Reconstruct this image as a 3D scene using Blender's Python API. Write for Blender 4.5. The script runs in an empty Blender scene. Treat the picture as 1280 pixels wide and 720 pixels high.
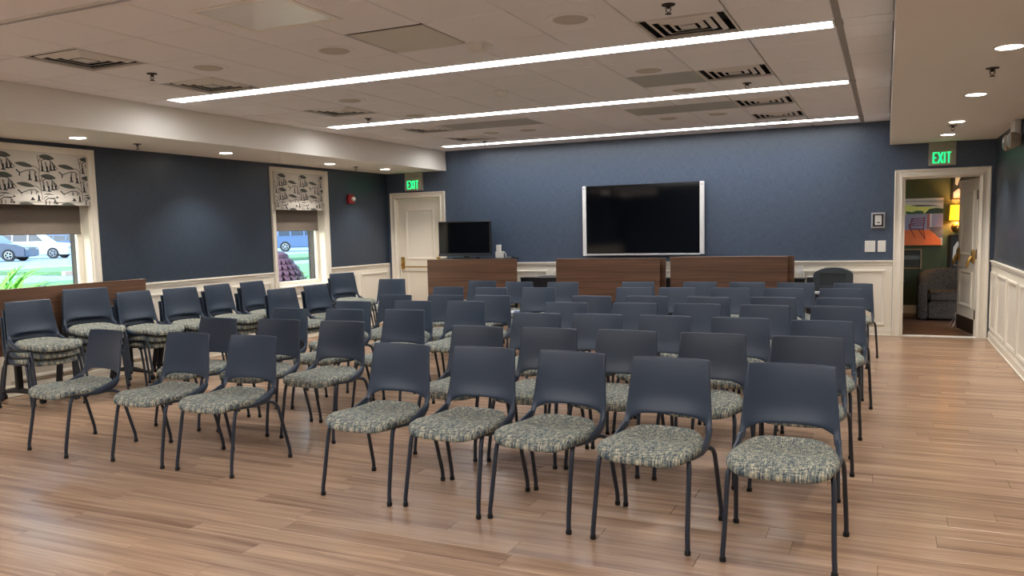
import bpy, bmesh, math, random
from mathutils import Vector, Matrix
random.seed(7)
sc = bpy.context.scene
COL = sc.collection
PI = math.pi
R = math.radians

# ------------------------------------------------------------------ camera
cam_d = bpy.data.cameras.new('camera')
cam = bpy.data.objects.new('camera', cam_d); COL.objects.link(cam)
cam_d.sensor_width = 36.0
cam_d.lens = 36.0 * 1020.65 / 1280.0
cam_d.shift_y = (386.04 - 360.0) / 1280.0
cam_d.clip_end = 400
_r = Vector((0.9096334, 0.4147908, -0.0227084)); _u = Vector((-0.0190836, 0.0963320, 0.9951663)); _f = Vector((-0.4149733, 0.9048032, -0.0955425))
M = Matrix.Identity(4)
for i in range(3):
    M[i][0] = _r[i]; M[i][1] = _u[i]; M[i][2] = -_f[i]
M[0][3], M[1][3], M[2][3] = 7.5365, -11.5704, 1.4675
cam.matrix_world = M
sc.camera = cam

# ------------------------------------------------------------------ world, exposure
sc.view_settings.view_transform = 'Standard'
sc.view_settings.look = 'None'
sc.view_settings.gamma = 1.0
sc.view_settings.use_curve_mapping = False
sc.view_settings.exposure = 1.2
world = bpy.data.worlds.new('world'); sc.world = world
world.use_nodes = True
wn = world.node_tree
for n in list(wn.nodes): wn.nodes.remove(n)
wo = wn.nodes.new('ShaderNodeOutputWorld'); wb = wn.nodes.new('ShaderNodeBackground'); ws = wn.nodes.new('ShaderNodeTexSky')
ws.sky_type = 'NISHITA'; ws.sun_disc = False; ws.sun_elevation = R(48); ws.sun_rotation = R(200); ws.air_density = 1.6; ws.dust_density = 2.0
wb.inputs['Strength'].default_value = 0.36
wn.links.new(ws.outputs[0], wb.inputs['Color']); wn.links.new(wb.outputs[0], wo.inputs['Surface'])

SUN = bpy.data.lights.new('sun', 'SUN'); SUN.energy = 1.6; SUN.angle = R(8); SUN.color = (1.0, .97, .93)
suno = bpy.data.objects.new('sun', SUN); COL.objects.link(suno)
suno.rotation_euler = (R(38), 0, R(75)); suno.location = (0, 0, 30)      # comes from the room side of the house: no patch indoors

LINEAR_E = 10.0      # ceiling light diffusers
SPOT_W = 42.0       # recessed downlights
WARM = (1.0, .95, .88)
NEUT = (.99, .99, 1.0)

# ------------------------------------------------------------------ materials
def lin(c):
    return tuple(((v / 255.0) / 12.92 if v / 255.0 <= .04045 else ((v / 255.0 + .055) / 1.055) ** 2.4) for v in c)
def newmat(name):
    m = bpy.data.materials.new(name); m.use_nodes = True
    nt = m.node_tree
    b = nt.nodes['Principled BSDF']
    return m, nt, b
def mat(name, rgb, rough=.5, metal=0.0, var=.04, scale=12.0, bump=0.0, spec=.5, coat=0.0):
    m, nt, b = newmat(name)
    tc = nt.nodes.new('ShaderNodeTexCoord'); no = nt.nodes.new('ShaderNodeTexNoise'); no.inputs['Scale'].default_value = scale; no.inputs['Detail'].default_value = 3
    nt.links.new(tc.outputs['Object'], no.inputs['Vector'])
    mx = nt.nodes.new('ShaderNodeMix'); mx.data_type = 'RGBA'
    a = tuple(max(0, v * (1 - var)) for v in rgb) + (1,); c = tuple(min(1, v * (1 + var)) for v in rgb) + (1,)
    mx.inputs[6].default_value = a; mx.inputs[7].default_value = c
    nt.links.new(no.outputs['Fac'], mx.inputs[0]); nt.links.new(mx.outputs[2], b.inputs['Base Color'])
    b.inputs['Roughness'].default_value = rough; b.inputs['Metallic'].default_value = metal
    b.inputs['Specular IOR Level'].default_value = spec
    if coat: b.inputs['Coat Weight'].default_value = coat; b.inputs['Coat Roughness'].default_value = .1
    if bump:
        bp = nt.nodes.new('ShaderNodeBump'); bp.inputs['Strength'].default_value = bump; bp.inputs['Distance'].default_value = .002
        nt.links.new(no.outputs['Fac'], bp.inputs['Height']); nt.links.new(bp.outputs[0], b.inputs['Normal'])
    return m
def emat(name, rgb, s):
    m = bpy.data.materials.new(name); m.use_nodes = True; nt = m.node_tree
    for n in list(nt.nodes): nt.nodes.remove(n)
    o = nt.nodes.new('ShaderNodeOutputMaterial'); e = nt.nodes.new('ShaderNodeEmission')
    e.inputs['Color'].default_value = tuple(rgb) + (1,); e.inputs['Strength'].default_value = s
    nt.links.new(e.outputs[0], o.inputs['Surface']); return m
def weave(name, dark, light, sx, sy, rough=.6, contrast=(.35, .65), bump=.3, extra=None, plane='YZ', spec=.4):
    """two stretched noises crossing each other, for wallpaper and cloth"""
    m, nt, b = newmat(name)
    tc = nt.nodes.new('ShaderNodeTexCoord')
    outs = []
    if plane == 'XZ': s1, s2 = (sx, 1, sy), (sy, 1, sx)
    elif plane == 'YZ': s1, s2 = (1, sx, sy), (1, sy, sx)
    else: s1, s2 = (sx, sy, 1), (sy, sx, 1)
    for s in (s1, s2):
        mp = nt.nodes.new('ShaderNodeMapping'); mp.inputs['Scale'].default_value = s
        no = nt.nodes.new('ShaderNodeTexNoise'); no.inputs['Scale'].default_value = 1; no.inputs['Detail'].default_value = 2
        nt.links.new(tc.outputs['Object'], mp.inputs[0]); nt.links.new(mp.outputs[0], no.inputs['Vector']); outs.append(no)
    ad = nt.nodes.new('ShaderNodeMath'); ad.operation = 'ADD'
    nt.links.new(outs[0].outputs['Fac'], ad.inputs[0]); nt.links.new(outs[1].outputs['Fac'], ad.inputs[1])
    hf = nt.nodes.new('ShaderNodeMath'); hf.operation = 'MULTIPLY'; hf.inputs[1].default_value = .5; nt.links.new(ad.outputs[0], hf.inputs[0])
    rp = nt.nodes.new('ShaderNodeValToRGB')
    rp.color_ramp.elements[0].position = contrast[0]; rp.color_ramp.elements[0].color = tuple(dark) + (1,)
    rp.color_ramp.elements[1].position = contrast[1]; rp.color_ramp.elements[1].color = tuple(light) + (1,)
    if extra:
        for p, c in extra:
            e = rp.color_ramp.elements.new(p); e.color = tuple(c) + (1,)
    nt.links.new(hf.outputs[0], rp.inputs[0]); nt.links.new(rp.outputs[0], b.inputs['Base Color'])
    bp = nt.nodes.new('ShaderNodeBump'); bp.inputs['Strength'].default_value = bump; bp.inputs['Distance'].default_value = .0015
    nt.links.new(hf.outputs[0], bp.inputs['Height']); nt.links.new(bp.outputs[0], b.inputs['Normal'])
    b.inputs['Roughness'].default_value = rough; b.inputs['Specular IOR Level'].default_value = spec
    return m
def wood(name, dark, light, axis='X', rough=.45, stretch=26.0, attr=None, spec=.5):
    m, nt, b = newmat(name)
    tc = nt.nodes.new('ShaderNodeTexCoord'); mp = nt.nodes.new('ShaderNodeMapping')
    s = {'X': (.9, stretch, stretch), 'Y': (stretch, .9, stretch), 'Z': (stretch, stretch, .9)}[axis]
    mp.inputs['Scale'].default_value = s
    nt.links.new(tc.outputs['Object'], mp.inputs[0])
    no = nt.nodes.new('ShaderNodeTexNoise'); no.noise_dimensions = '4D'; no.inputs['Scale'].default_value = 1.0; no.inputs['Detail'].default_value = 5; no.inputs['Roughness'].default_value = .6; no.inputs['Distortion'].default_value = .5
    nt.links.new(mp.outputs[0], no.inputs['Vector'])
    n2 = nt.nodes.new('ShaderNodeTexNoise'); n2.noise_dimensions = '4D'; n2.inputs['Scale'].default_value = .35; n2.inputs['Detail'].default_value = 3
    nt.links.new(mp.outputs[0], n2.inputs['Vector'])
    mixf = nt.nodes.new('ShaderNodeMath'); mixf.operation = 'ADD'
    sf = nt.nodes.new('ShaderNodeMath'); sf.operation = 'MULTIPLY_ADD'; sf.inputs[1].default_value = .45; sf.inputs[2].default_value = .275
    nt.links.new(n2.outputs['Fac'], sf.inputs[0])
    nt.links.new(no.outputs['Fac'], mixf.inputs[0]); nt.links.new(sf.outputs[0], mixf.inputs[1])
    src = mixf
    if attr:
        at = nt.nodes.new('ShaderNodeAttribute'); at.attribute_name = attr
        ml = nt.nodes.new('ShaderNodeMath'); ml.operation = 'MULTIPLY'; ml.inputs[1].default_value = 37.0
        nt.links.new(at.outputs['Fac'], ml.inputs[0])
        nt.links.new(ml.outputs[0], no.inputs['W']); nt.links.new(ml.outputs[0], n2.inputs['W'])
        m2 = nt.nodes.new('ShaderNodeMath'); m2.operation = 'MULTIPLY_ADD'; m2.inputs[1].default_value = .09; m2.inputs[2].default_value = -.045
        nt.links.new(at.outputs['Fac'], m2.inputs[0])
        a2 = nt.nodes.new('ShaderNodeMath'); a2.operation = 'ADD'; nt.links.new(mixf.outputs[0], a2.inputs[0]); nt.links.new(m2.outputs[0], a2.inputs[1]); src = a2
    h = nt.nodes.new('ShaderNodeMath'); h.operation = 'MULTIPLY'; h.inputs[1].default_value = .5; nt.links.new(src.outputs[0], h.inputs[0])
    rp = nt.nodes.new('ShaderNodeValToRGB'); rp.color_ramp.elements[0].position = .38; rp.color_ramp.elements[1].position = .60
    rp.color_ramp.elements[0].color = tuple(dark) + (1,); rp.color_ramp.elements[1].color = tuple(light) + (1,)
    nt.links.new(h.outputs[0], rp.inputs[0]); nt.links.new(rp.outputs[0], b.inputs['Base Color'])
    b.inputs['Roughness'].default_value = rough; b.inputs['Specular IOR Level'].default_value = spec
    bp = nt.nodes.new('ShaderNodeBump'); bp.inputs['Strength'].default_value = .15; bp.inputs['Distance'].default_value = .001
    nt.links.new(no.outputs['Fac'], bp.inputs['Height']); nt.links.new(bp.outputs[0], b.inputs['Normal'])
    return m

M_PAPER_B = weave('navy_wallpaper_back', lin((58, 70, 88)), lin((84, 98, 118)), 12, 240, rough=.36, plane='XZ', contrast=(.36, .64), bump=.35, spec=.6)  # lighter copy of the paper: the back wall's sheen is in its colour
M_PAPER_L = weave('navy_wallpaper_side', lin((40, 50, 62)), lin((58, 69, 84)), 12, 240, rough=.42, plane='YZ', contrast=(.36, .64), bump=.35, spec=.6)  # same paper, colour darkened for the dimmer side walls
M_WHITE = mat('white_trim_paint', lin((232, 224, 208)), .38, var=.015, scale=4)
M_SOFFIT = mat('soffit_paint', lin((234, 229, 220)), .85, var=.015, scale=3)
M_TILE = mat('ceiling_tile', lin((236, 234, 236)), .95, var=.03, scale=60, bump=.25)
M_PLENUM = mat('ceiling_grid_shadow', lin((120, 114, 105)), .9)
M_TBAR = mat('grey_tbar', lin((150, 145, 140)), .6)
M_FLOOR = wood('vinyl_plank', lin((124, 95, 76)), lin((184, 152, 124)), 'X', rough=.26, stretch=22.0, attr='tone', spec=.5)
M_UNDER = mat('subfloor', lin((70, 52, 40)), .9)
M_FLOOR2 = wood('far_room_floor', lin((72, 46, 34)), lin((120, 84, 64)), 'X', rough=.45, stretch=22.0)
M_WALNUT = wood('walnut_laminate', lin((72, 49, 36)), lin((122, 88, 66)), 'X', rough=.42, stretch=30.0)
M_WALNUT_Y = wood('walnut_laminate_side', lin((72, 49, 36)), lin((122, 88, 66)), 'Y', rough=.42, stretch=30.0)
M_SHELL = mat('navy_plastic', lin((46, 58, 75)), .42, var=.03, scale=30, bump=.05, spec=.5)
M_PAN = mat('navy_plastic_underside', lin((38, 45, 60)), .55)
M_LEG = mat('charcoal_powdercoat', lin((48, 54, 66)), .38, metal=.25, var=.03)
M_BLACK = mat('black_plastic', lin((22, 23, 26)), .45)
M_RUBBER = mat('black_rubber', lin((14, 14, 15)), .7)
M_TWEED = weave('tweed_fabric', lin((46, 56, 66)), lin((222, 214, 188)), 50, 300, rough=.9, plane='XY', contrast=(.36, .66), bump=.5,
                extra=[(.43, lin((86, 100, 108))), (.50, lin((124, 130, 124))), (.57, lin((168, 164, 144)))], spec=.15)
M_SCREEN = mat('black_screen_glass', lin((5, 6, 10)), .06, var=0, spec=.5)
M_ALU = mat('brushed_aluminium', lin((196, 196, 200)), .35, metal=.7)
M_ALUW = mat('white_speaker_bar', lin((228, 226, 224)), .4)
M_GOLD = mat('antique_brass', lin((178, 142, 78)), .35, metal=.85)
M_BRONZE = mat('dark_bronze', lin((66, 50, 38)), .45, metal=.6)
M_GREEN = mat('olive_green_wall', lin((66, 74, 52)), .8)
M_PLATE = mat('white_plastic', lin((232, 229, 222)), .45)
M_RED = mat('red_plastic', lin((140, 22, 26)), .35)
M_EXITBOX = mat('exit_sign_body', lin((172, 164, 150)), .5)
M_EXIT = emat('exit_letters_green', lin((20, 225, 105)), 1.5)
M_DIFF = emat('linear_diffuser', NEUT, LINEAR_E)
M_DL = emat('downlight_lens', (1.0, .9, .78), 14.0)
M_LOUV = mat('white_louvre', lin((235, 235, 232)), .5)
M_GRILL = mat('grey_perforated_grille', lin((186, 188, 184)), .7, var=.1, scale=300)
M_SPKGR = mat('speaker_grille', lin((196, 189, 180)), .8, var=.1, scale=300)
M_METAL_DARK = mat('sprinkler_metal', lin((60, 55, 52)), .4, metal=.6)
M_VENT = mat('vent_enamel', lin((222, 218, 212)), .5)
M_VENTDK = mat('vent_interior', lin((14, 15, 20)), .8)
M_CHARCOAL = weave('charcoal_tweed', lin((46, 40, 37)), lin((98, 86, 78)), 40, 200, rough=.95, plane='XZ', bump=.3, spec=.1)
M_SHADE = weave('taupe_roller_cloth', lin((112, 102, 92)), lin((134, 123, 112)), 40, 300, rough=.9, plane='YZ', bump=.2, spec=.1)
M_LINEN = mat('off_white_linen', lin((206, 200, 190)), .9, var=.02, scale=80)
M_PRINT = mat('dark_floral_print', lin((42, 44, 46)), .9)
M_PRINTG = mat('grey_leaf_print', lin((84, 88, 82)), .9, var=.3, scale=260)
M_BRICK = mat('dark_brick_reveal', lin((58, 50, 48)), .9, var=.3, scale=25)
def glass_mat():
    m = bpy.data.materials.new('window_glass'); m.use_nodes = True; nt = m.node_tree
    for n in list(nt.nodes): nt.nodes.remove(n)
    o = nt.nodes.new('ShaderNodeOutputMaterial'); t = nt.nodes.new('ShaderNodeBsdfTransparent'); g = nt.nodes.new('ShaderNodeBsdfGlossy'); x = nt.nodes.new('ShaderNodeMixShader')
    t.inputs['Color'].default_value = (.93, .98, .99, 1); g.inputs['Roughness'].default_value = .03; x.inputs[0].default_value = .05
    nt.links.new(t.outputs[0], x.inputs[1]); nt.links.new(g.outputs[0], x.inputs[2]); nt.links.new(x.outputs[0], o.inputs['Surface']); return m
M_GLASS = glass_mat()

# ------------------------------------------------------------------ mesh helpers
class MB:
    def __init__(s): s.v = []; s.f = []
    def add(s, vs, fs):
        n = len(s.v); s.v += [tuple(p) for p in vs]; s.f += [tuple(i + n for i in f) for f in fs]; return s
    def box(s, x0, y0, z0, x1, y1, z1):
        v = [(x0,y0,z0),(x1,y0,z0),(x1,y1,z0),(x0,y1,z0),(x0,y0,z1),(x1,y0,z1),(x1,y1,z1),(x0,y1,z1)]
        return s.add(v, [(0,3,2,1),(4,5,6,7),(0,1,5,4),(1,2,6,5),(2,3,7,6),(3,0,4,7)])
    def cyl(s, c, r, h, n=16, axis='Z', r2=None):
        r2 = r if r2 is None else r2
        vs = []
        for k, (rr, hh) in enumerate(((r, 0), (r2, h))):
            for i in range(n):
                a = 2 * PI * i / n; p, q = rr * math.cos(a), rr * math.sin(a)
                d = {'Z': (p, q, hh), 'Y': (q, hh, p), 'X': (hh, p, q)}[axis]
                vs.append((c[0] + d[0], c[1] + d[1], c[2] + d[2]))
        fs = [(i, (i + 1) % n, n + (i + 1) % n, n + i) for i in range(n)] + [tuple(range(n))[::-1], tuple(range(n, 2 * n))]
        return s.add(vs, fs)
    def tube(s, pts, r, n=8, flat=None, caps=True):
        """r: number or list; flat=(w_scale,h_scale)"""
        P = [Vector(p) for p in pts]; L = len(P)
        rs = r if isinstance(r, (list, tuple)) else [r] * L
        up = None; base = len(s.v); vs = []
        for i in range(L):
            t = (P[min(i + 1, L - 1)] - P[max(i - 1, 0)]).normalized()
            if up is None:
                up = Vector((1, 0, 0)) if abs(t.x) < .9 else Vector((0, 0, 1))
            up = (up - t * up.dot(t)).normalized(); sd = t.cross(up)
            for k in range(n):
                a = 2 * PI * k / n; fa, fb = (flat if flat else (1, 1))
                q = P[i] + up * (math.cos(a) * rs[i] * fa) + sd * (math.sin(a) * rs[i] * fb)
                vs.append(tuple(q))
        fs = []
        for i in range(L - 1):
            for k in range(n):
                a = i * n + k; b2 = i * n + (k + 1) % n
                fs.append((a, b2, b2 + n, a + n))
        if caps: fs += [tuple(range(n))[::-1], tuple(range((L - 1) * n, L * n))]
        return s.add(vs, fs)
    def lathe(s, c, prof, n=24, axis='Z', closed=False):
        vs = []
        for (rr, hh) in prof:
            for i in range(n):
                a = 2 * PI * i / n; p, q = rr * math.cos(a), rr * math.sin(a)
                d = {'Z': (p, q, hh), 'Y': (q, hh, p), 'X': (hh, p, q)}[axis]
                vs.append((c[0] + d[0], c[1] + d[1], c[2] + d[2]))
        m = len(prof); fs = []
        for j in range(m - 1 + (1 if closed else 0)):
            for i in range(n):
                a = j * n + i; b2 = j * n + (i + 1) % n; k = ((j + 1) % m) * n
                fs.append((a, b2, k + (i + 1) % n, k + i))
        if not closed:
            fs += [tuple(range(n))[::-1], tuple(range((m - 1) * n, m * n))]
        return s.add(vs, fs)
    def ring(s, rect, prof, mp, closed=True):
        """mitred rectangular moulding; prof = [(inset, out)], mp(a,b,out) -> xyz"""
        a0, b0, a1, b1 = rect; vs = []; m = len(prof)
        for (i, o) in prof:
            for (a, b) in ((a0 + i, b0 + i), (a1 - i, b0 + i), (a1 - i, b1 - i), (a0 + i, b1 - i)): vs.append(mp(a, b, o))
        fs = []
        for j in range(m - 1 + (1 if closed else 0)):
            k = (j + 1) % m
            for q in range(4): fs.append((j * 4 + q, j * 4 + (q + 1) % 4, k * 4 + (q + 1) % 4, k * 4 + q))
        return s.add(vs, fs)
    def casing(s, x0, x1, zb, zt, prof, mp):
        """three sided mitred casing, sides down to zb"""
        vs = []; m = len(prof)
        for (i, o) in prof:
            for (a, b) in ((x0 + i, zb), (x0 + i, zt - i), (x1 - i, zt - i), (x1 - i, zb)): vs.append(mp(a, b, o))
        fs = []
        for j in range(m):
            k = (j + 1) % m
            for q in range(3): fs.append((j * 4 + q, j * 4 + q + 1, k * 4 + q + 1, k * 4 + q))
        fs.append(tuple(j * 4 for j in range(m))); fs.append(tuple(j * 4 + 3 for j in range(m))[::-1])
        return s.add(vs, fs)
    def poly(s, pts, t, mp):
        """flat polygon of thickness t; mp(a,b,o)"""
        n = len(pts); vs = [mp(a, b, 0) for a, b in pts] + [mp(a, b, t) for a, b in pts]
        return s.add(vs, [tuple(range(n))[::-1], tuple(range(n, 2 * n))] + [(i, (i + 1) % n, n + (i + 1) % n, n + i) for i in range(n)])
    def mesh(s, name, material, bevel=0.0, smooth=None, seg=1, fixn=True):
        bm = bmesh.new()
        vv = [bm.verts.new(p) for p in s.v]
        for f in s.f:
            try: bm.faces.new([vv[i] for i in f])
            except ValueError: pass
        if fixn: bmesh.ops.recalc_face_normals(bm, faces=bm.faces)
        if bevel:
            es = [e for e in bm.edges if len(e.link_faces) == 2 and e.calc_face_angle(0) > .5]
            bmesh.ops.bevel(bm, geom=es, offset=bevel, segments=seg, affect='EDGES', clamp_overlap=True)
        me = bpy.data.meshes.new(name); bm.to_mesh(me); bm.free()
        if material: me.materials.append(material)
        if smooth is not None:
            for p in me.polygons: p.use_smooth = True
            me.set_sharp_from_angle(angle=R(smooth))
        return me
    def obj(s, name, material, parent=None, bevel=0.0, smooth=None, seg=1, **kw):
        return link(name, s.mesh(name, material, bevel, smooth, seg), parent, **kw)
def link(name, me, parent=None, loc=None, kind=None, label=None, cat=None, group=None):
    o = bpy.data.objects.new(name, me); COL.objects.link(o)
    if parent is not None: o.parent = parent
    if loc: o.location = loc
    if kind: o['kind'] = kind
    if label: o['label'] = label
    if cat: o['category'] = cat
    if group: o['group'] = group
    return o
def empty(name, loc=(0, 0, 0), rz=0.0, **kw):
    o = link(name, None, None, loc=loc, **kw); o.rotation_euler = (0, 0, rz); o.empty_display_size = .1; return o
def thing(name, label, cat, loc=(0, 0, 0), rz=0.0, group=None): return empty(name, loc, rz, label=label, cat=cat, group=group)
def kids(o): return [c for c in bpy.data.objects if c.parent == o]
KC = {}
def copy_tree(o, parent=None):
    c = o.copy(); COL.objects.link(c)
    if parent is not None: c.parent = parent
    for ch in KC[o.name]: copy_tree(ch, c)
    return c
def cache(o):
    KC[o.name] = [c for c in bpy.data.objects if c.parent == o]
    for c in KC[o.name]: cache(c)
mpB = lambda y: (lambda a, b, o: (a, y - o, b))      # on a wall facing -Y
mpL = lambda x: (lambda a, b, o: (x + o, a, b))      # on the left wall, facing +X
mpR = lambda x: (lambda a, b, o: (x - o, a, b))      # on the right wall, facing -X
mpC = lambda z: (lambda a, b, o: (a, b, z - o))      # on a ceiling, facing down

W = 8.7318; H = 2.7432; HS = 2.4390; XL = 1.1282; XR = 7.559; RAIL = .975; YF = -13.6
# ------------------------------------------------------------------ floor
floor = MB().box(-.0, YF, -.03, W, .0, -.005).obj('floor', M_UNDER, kind='structure')
PW, PL = .152, 1.22
rows = []
y = -9.98
k = 0
planks = []
while y < -.001:
    y1 = min(y + PW, 0.0)
    x = -random.random() * PL
    while x < W:
        a, b = max(x, 0.0), min(x + PL, W)
        if b - a > .02: planks.append((y, y1, a, b))
        x += PL
    y = y1
    k += 1
def plank_mb(mb, q):
    y0, y1, a, b = q; g = .0007; c = .0012
    mb.add([(a + g, y0 + g, -.005), (b - g, y0 + g, -.005), (b - g, y1 - g, -.005), (a + g, y1 - g, -.005),
            (a + g, y0 + g, -c), (b - g, y0 + g, -c), (b - g, y1 - g, -c), (a + g, y1 - g, -c),
            (a + g + c, y0 + g + c, 0), (b - g - c, y0 + g + c, 0), (b - g - c, y1 - g - c, 0), (a + g + c, y1 - g - c, 0)],
           [(0,1,5,4),(1,2,6,5),(2,3,7,6),(3,0,4,7),(4,5,9,8),(5,6,10,9),(6,7,11,10),(7,4,8,11),(8,9,10,11)])
def tone_attr(me, vals):
    at = me.attributes.new('tone', 'FLOAT', 'FACE')
    at.data.foreach_set('value', vals)
# the 300 planks that show largest: nearest rows that the camera sees
def seen(q):
    y0, y1, a, b = q
    for px, py in ((a, y0), (b, y0), (a, y1), (b, y1), ((a + b) / 2, y0)):
        d = Vector((px, py, 0)) - cam.location; z = d.dot(_f)
        u, v = 640 + 1020.65 * d.dot(_r) / z, 386 - 1020.65 * d.dot(_u) / z
        if -20 < u < 1300 and v < 740: return True
    return False
vis = [q for q in planks if seen(q)]; hid = [q for q in planks if not seen(q)]
for q in vis[:300]:
    mb = MB(); plank_mb(mb, q); me = mb.mesh('plank', M_FLOOR, fixn=False); tone_attr(me, [random.random()] * len(me.polygons)); link('plank', me, floor)
mb = MB(); vals = []
for q in vis[300:] + hid:
    plank_mb(mb, q); vals += [random.random()] * 9
plank_mb(mb, (YF, -9.98, 0, W)); vals += [.5] * 9
me = mb.mesh('far_planks', M_FLOOR, fixn=False); tone_attr(me, vals); link('far_planks', me, floor, kind='stuff')

# ------------------------------------------------------------------ ceiling
ceiling = MB().box(-.02, YF, H + .13, W + .02, .02, H + .18).obj('ceiling', M_PLENUM, kind='structure')
gx = [XL + .004, 1.445] + [1.445 + .5775 * i for i in range(1, 11)] + [7.555]
gx = sorted(set(round(v, 4) for v in gx))
gy = [(-8.27, -7.69), (-7.69, -7.09), (-7.09, -6.47), (-6.47, -5.885), (-5.665, -5.265), (-5.265, -4.66), (-4.66, -4.085), (-4.085, -3.49), (-3.27, -2.83), (-2.83, -2.265), (-2.265, -1.64), (-1.64, -1.09), (-1.09, -.735), (-.515, -.002)]
def cell(x, y):
    for i in range(len(gx) - 1):
        for j, (a, b) in enumerate(gy):
            if gx[i] <= x < gx[i + 1] and a <= y < b: return i, j
DIFFS = [(2.31, -7.39), (2.31, -6.18), (6.35, -6.18), (6.35, -4.37), (6.35, -2.5), (6.35, -1.36), (2.31, -4.37), (2.31, -2.5), (2.31, -1.36)]
RETS = [(5.77, -4.37), (5.2, -2.5), (5.77, -2.5), (2.89, -2.5), (3.46, -2.5)]
hole = {cell(*p) for p in DIFFS}; rets = {cell(*p) for p in RETS}
access = cell(4.6, -6.8)
tm = {}
for i in range(len(gx) - 1):
    for j, (a, b) in enumerate(gy):
        if (i, j) in hole or (i, j) in rets or (i, j) == access: continue
        w, d = round(gx[i + 1] - gx[i], 3), round(b - a, 3)
        if (w, d) not in tm:
            g = .0035
            tm[(w, d)] = MB().box(-w / 2 + g, -d / 2 + g, 0, w / 2 - g, d / 2 - g, .016).mesh('tile', M_TILE, bevel=.006)
        link('ceiling_tile', tm[(w, d)], ceiling, loc=((gx[i] + gx[i + 1]) / 2, (a + b) / 2, H))
# drop-in grid seen through the joints
mb = MB()
for x in gx[1:-1]: mb.box(x - .012, -8.27, H + .016, x + .012, -.002, H + .03)
for (a, b) in gy: mb.box(XL, a - .012 if a > -8.2 else a, H + .0165, 7.555, a + .012, H + .03)
mb.obj('suspension_grid', M_PLENUM, ceiling, kind='stuff')
MB().box(7.218, -8.27, H - .004, 7.258, -.002, H + .0005).obj('trim_1', M_TBAR, ceiling)
# strips beside the light channels (short ends)
for (a, b) in ((-5.885, -5.665), (-3.49, -3.27), (-.735, -.515)):
    MB().box(XL + .002, a + .003, H, 1.432, b - .003, H + .016).obj('ceiling_tile', M_TILE, ceiling)
    MB().box(7.262, a + .003, H, 7.555, b - .003, H + .016).obj('ceiling_tile', M_TILE, ceiling)
# dry-lined ceiling nearer the camera, past the slot
for (ya, yb) in ((YF, -12.602), (-12.383, -11.202), (-10.983, -9.802), (-9.583, -8.36)):
    MB().box(XL, ya, H - .001, 7.555, yb, H + .03).obj('plaster_ceiling', M_TILE, ceiling)
slot = thing('slot_diffuser', 'long black slot air diffuser crossing the ceiling at top left corner', 'air vent', (0, 0, H))
MB().box(XL + .01, -8.358, .02, 7.54, -8.272, .03).obj('slot_back', M_VENTDK, slot)
MB().box(XL + .01, -8.357, -.002, 7.54, -8.325, .02).obj('flange', M_VENT, slot)
MB().box(XL + .01, -8.29, -.001, 7.54, -8.2725, .02).obj('flange', M_TILE, slot)

# ------------------------------------------------------------------ soffits
MB().box(.0, YF, HS, XL, -.0, H + .13).obj('soffit_left', M_SOFFIT, kind='structure')
MB().box(XR, YF, HS, W, -.0, H + .13).obj('soffit_right', M_SOFFIT, kind='structure')

# ------------------------------------------------------------------ walls
T_IN = .16; T_OUT = .32
WINS = [(-6.70, -5.62), (-2.765, -1.695)]; WB, WT = .765, 2.31
def wall_left_solid(x0, x1, z0=0.0, z1=H + .18):
    mb = MB(); ys = [YF] + [v for w in WINS for v in w] + [0.0]
    for i in range(0, len(ys), 2): mb.box(x0, ys[i], z0, x1, ys[i + 1], z1)
    for a, b in WINS:
        mb.box(x0, a, z0, x1, b, WB); mb.box(x0, a, WT, x1, b, z1)
    return mb
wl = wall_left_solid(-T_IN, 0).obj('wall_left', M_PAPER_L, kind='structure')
wall_left_solid(-T_OUT, -T_IN - .001).obj('brick_facing', M_BRICK, wl)
DL = (.165, .995, 2.02); DR = (7.735, 8.585, 2.015)      # door openings in the back wall
wb_ = MB()
wb_.box(-T_OUT, 0, 0, DL[0], .12, H + .18).box(DL[0], 0, DL[2], DL[1], .12, H + .18).box(DL[1], 0, 0, DR[0], .12, H + .18).box(DR[0], 0, DR[2], DR[1], .12, H + .18).box(DR[1], 0, 0, W + .2, .12, H + .18)
wb = wb_.obj('wall_back', M_PAPER_B, kind='structure')
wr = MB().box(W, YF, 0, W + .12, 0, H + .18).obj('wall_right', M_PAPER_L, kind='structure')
wf = MB().box(-T_OUT, YF - .12, 0, W + .12, YF, H + .18).obj('wall_front', M_PAPER_B, kind='structure')

# wainscot: white board below a chair rail, picture-frame mouldings, base
PM = [(0, 0), (0, .012), (.012, .018), (.028, .012), (.04, .004), (.04, 0)]
def wains(wall, mp, spans, panels, railspans):
    for a, b, z0, z1 in spans:
        mb = MB(); mb.poly([(a, z0), (b, z0), (b, z1), (a, z1)], .010, mp); mb.obj('wainscot_board', M_WHITE, wall)
    for a, b in railspans:
        mb = MB()
        mb.poly([(a, RAIL - .022), (b, RAIL - .022), (b, RAIL), (a, RAIL)], .032, mp)
        mb.obj('chair_rail', M_WHITE, wall, bevel=.004)
        mb = MB(); mb.poly([(a, RAIL - .06), (b, RAIL - .06), (b, RAIL - .0225), (a, RAIL - .0225)], .018, mp); mb.obj('rail_fillet', M_WHITE, wall, bevel=.005)
    for a, b, z0, z1 in panels:
        mb = MB(); mb.ring((a, z0, b, z1), [(i, o + .010) for i, o in PM], mp); mb.obj('panel_moulding', M_WHITE, wall, smooth=30)
def base(name, mp, spans):
    mb = MB()
    for a, b in spans:
        mb.poly([(a, 0.001), (b, 0.001), (b, .085), (a, .085)], .020, mp)
        mb.poly([(a, .085), (b, .085), (b, .105), (a, .105)], .014, mp)
        mb.poly([(a, 0.001), (b, 0.001), (b, .016), (a, .016)], .032, mp)
    return mb.obj(name, M_WHITE, bevel=.003, kind='structure')
cl = .085
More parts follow.
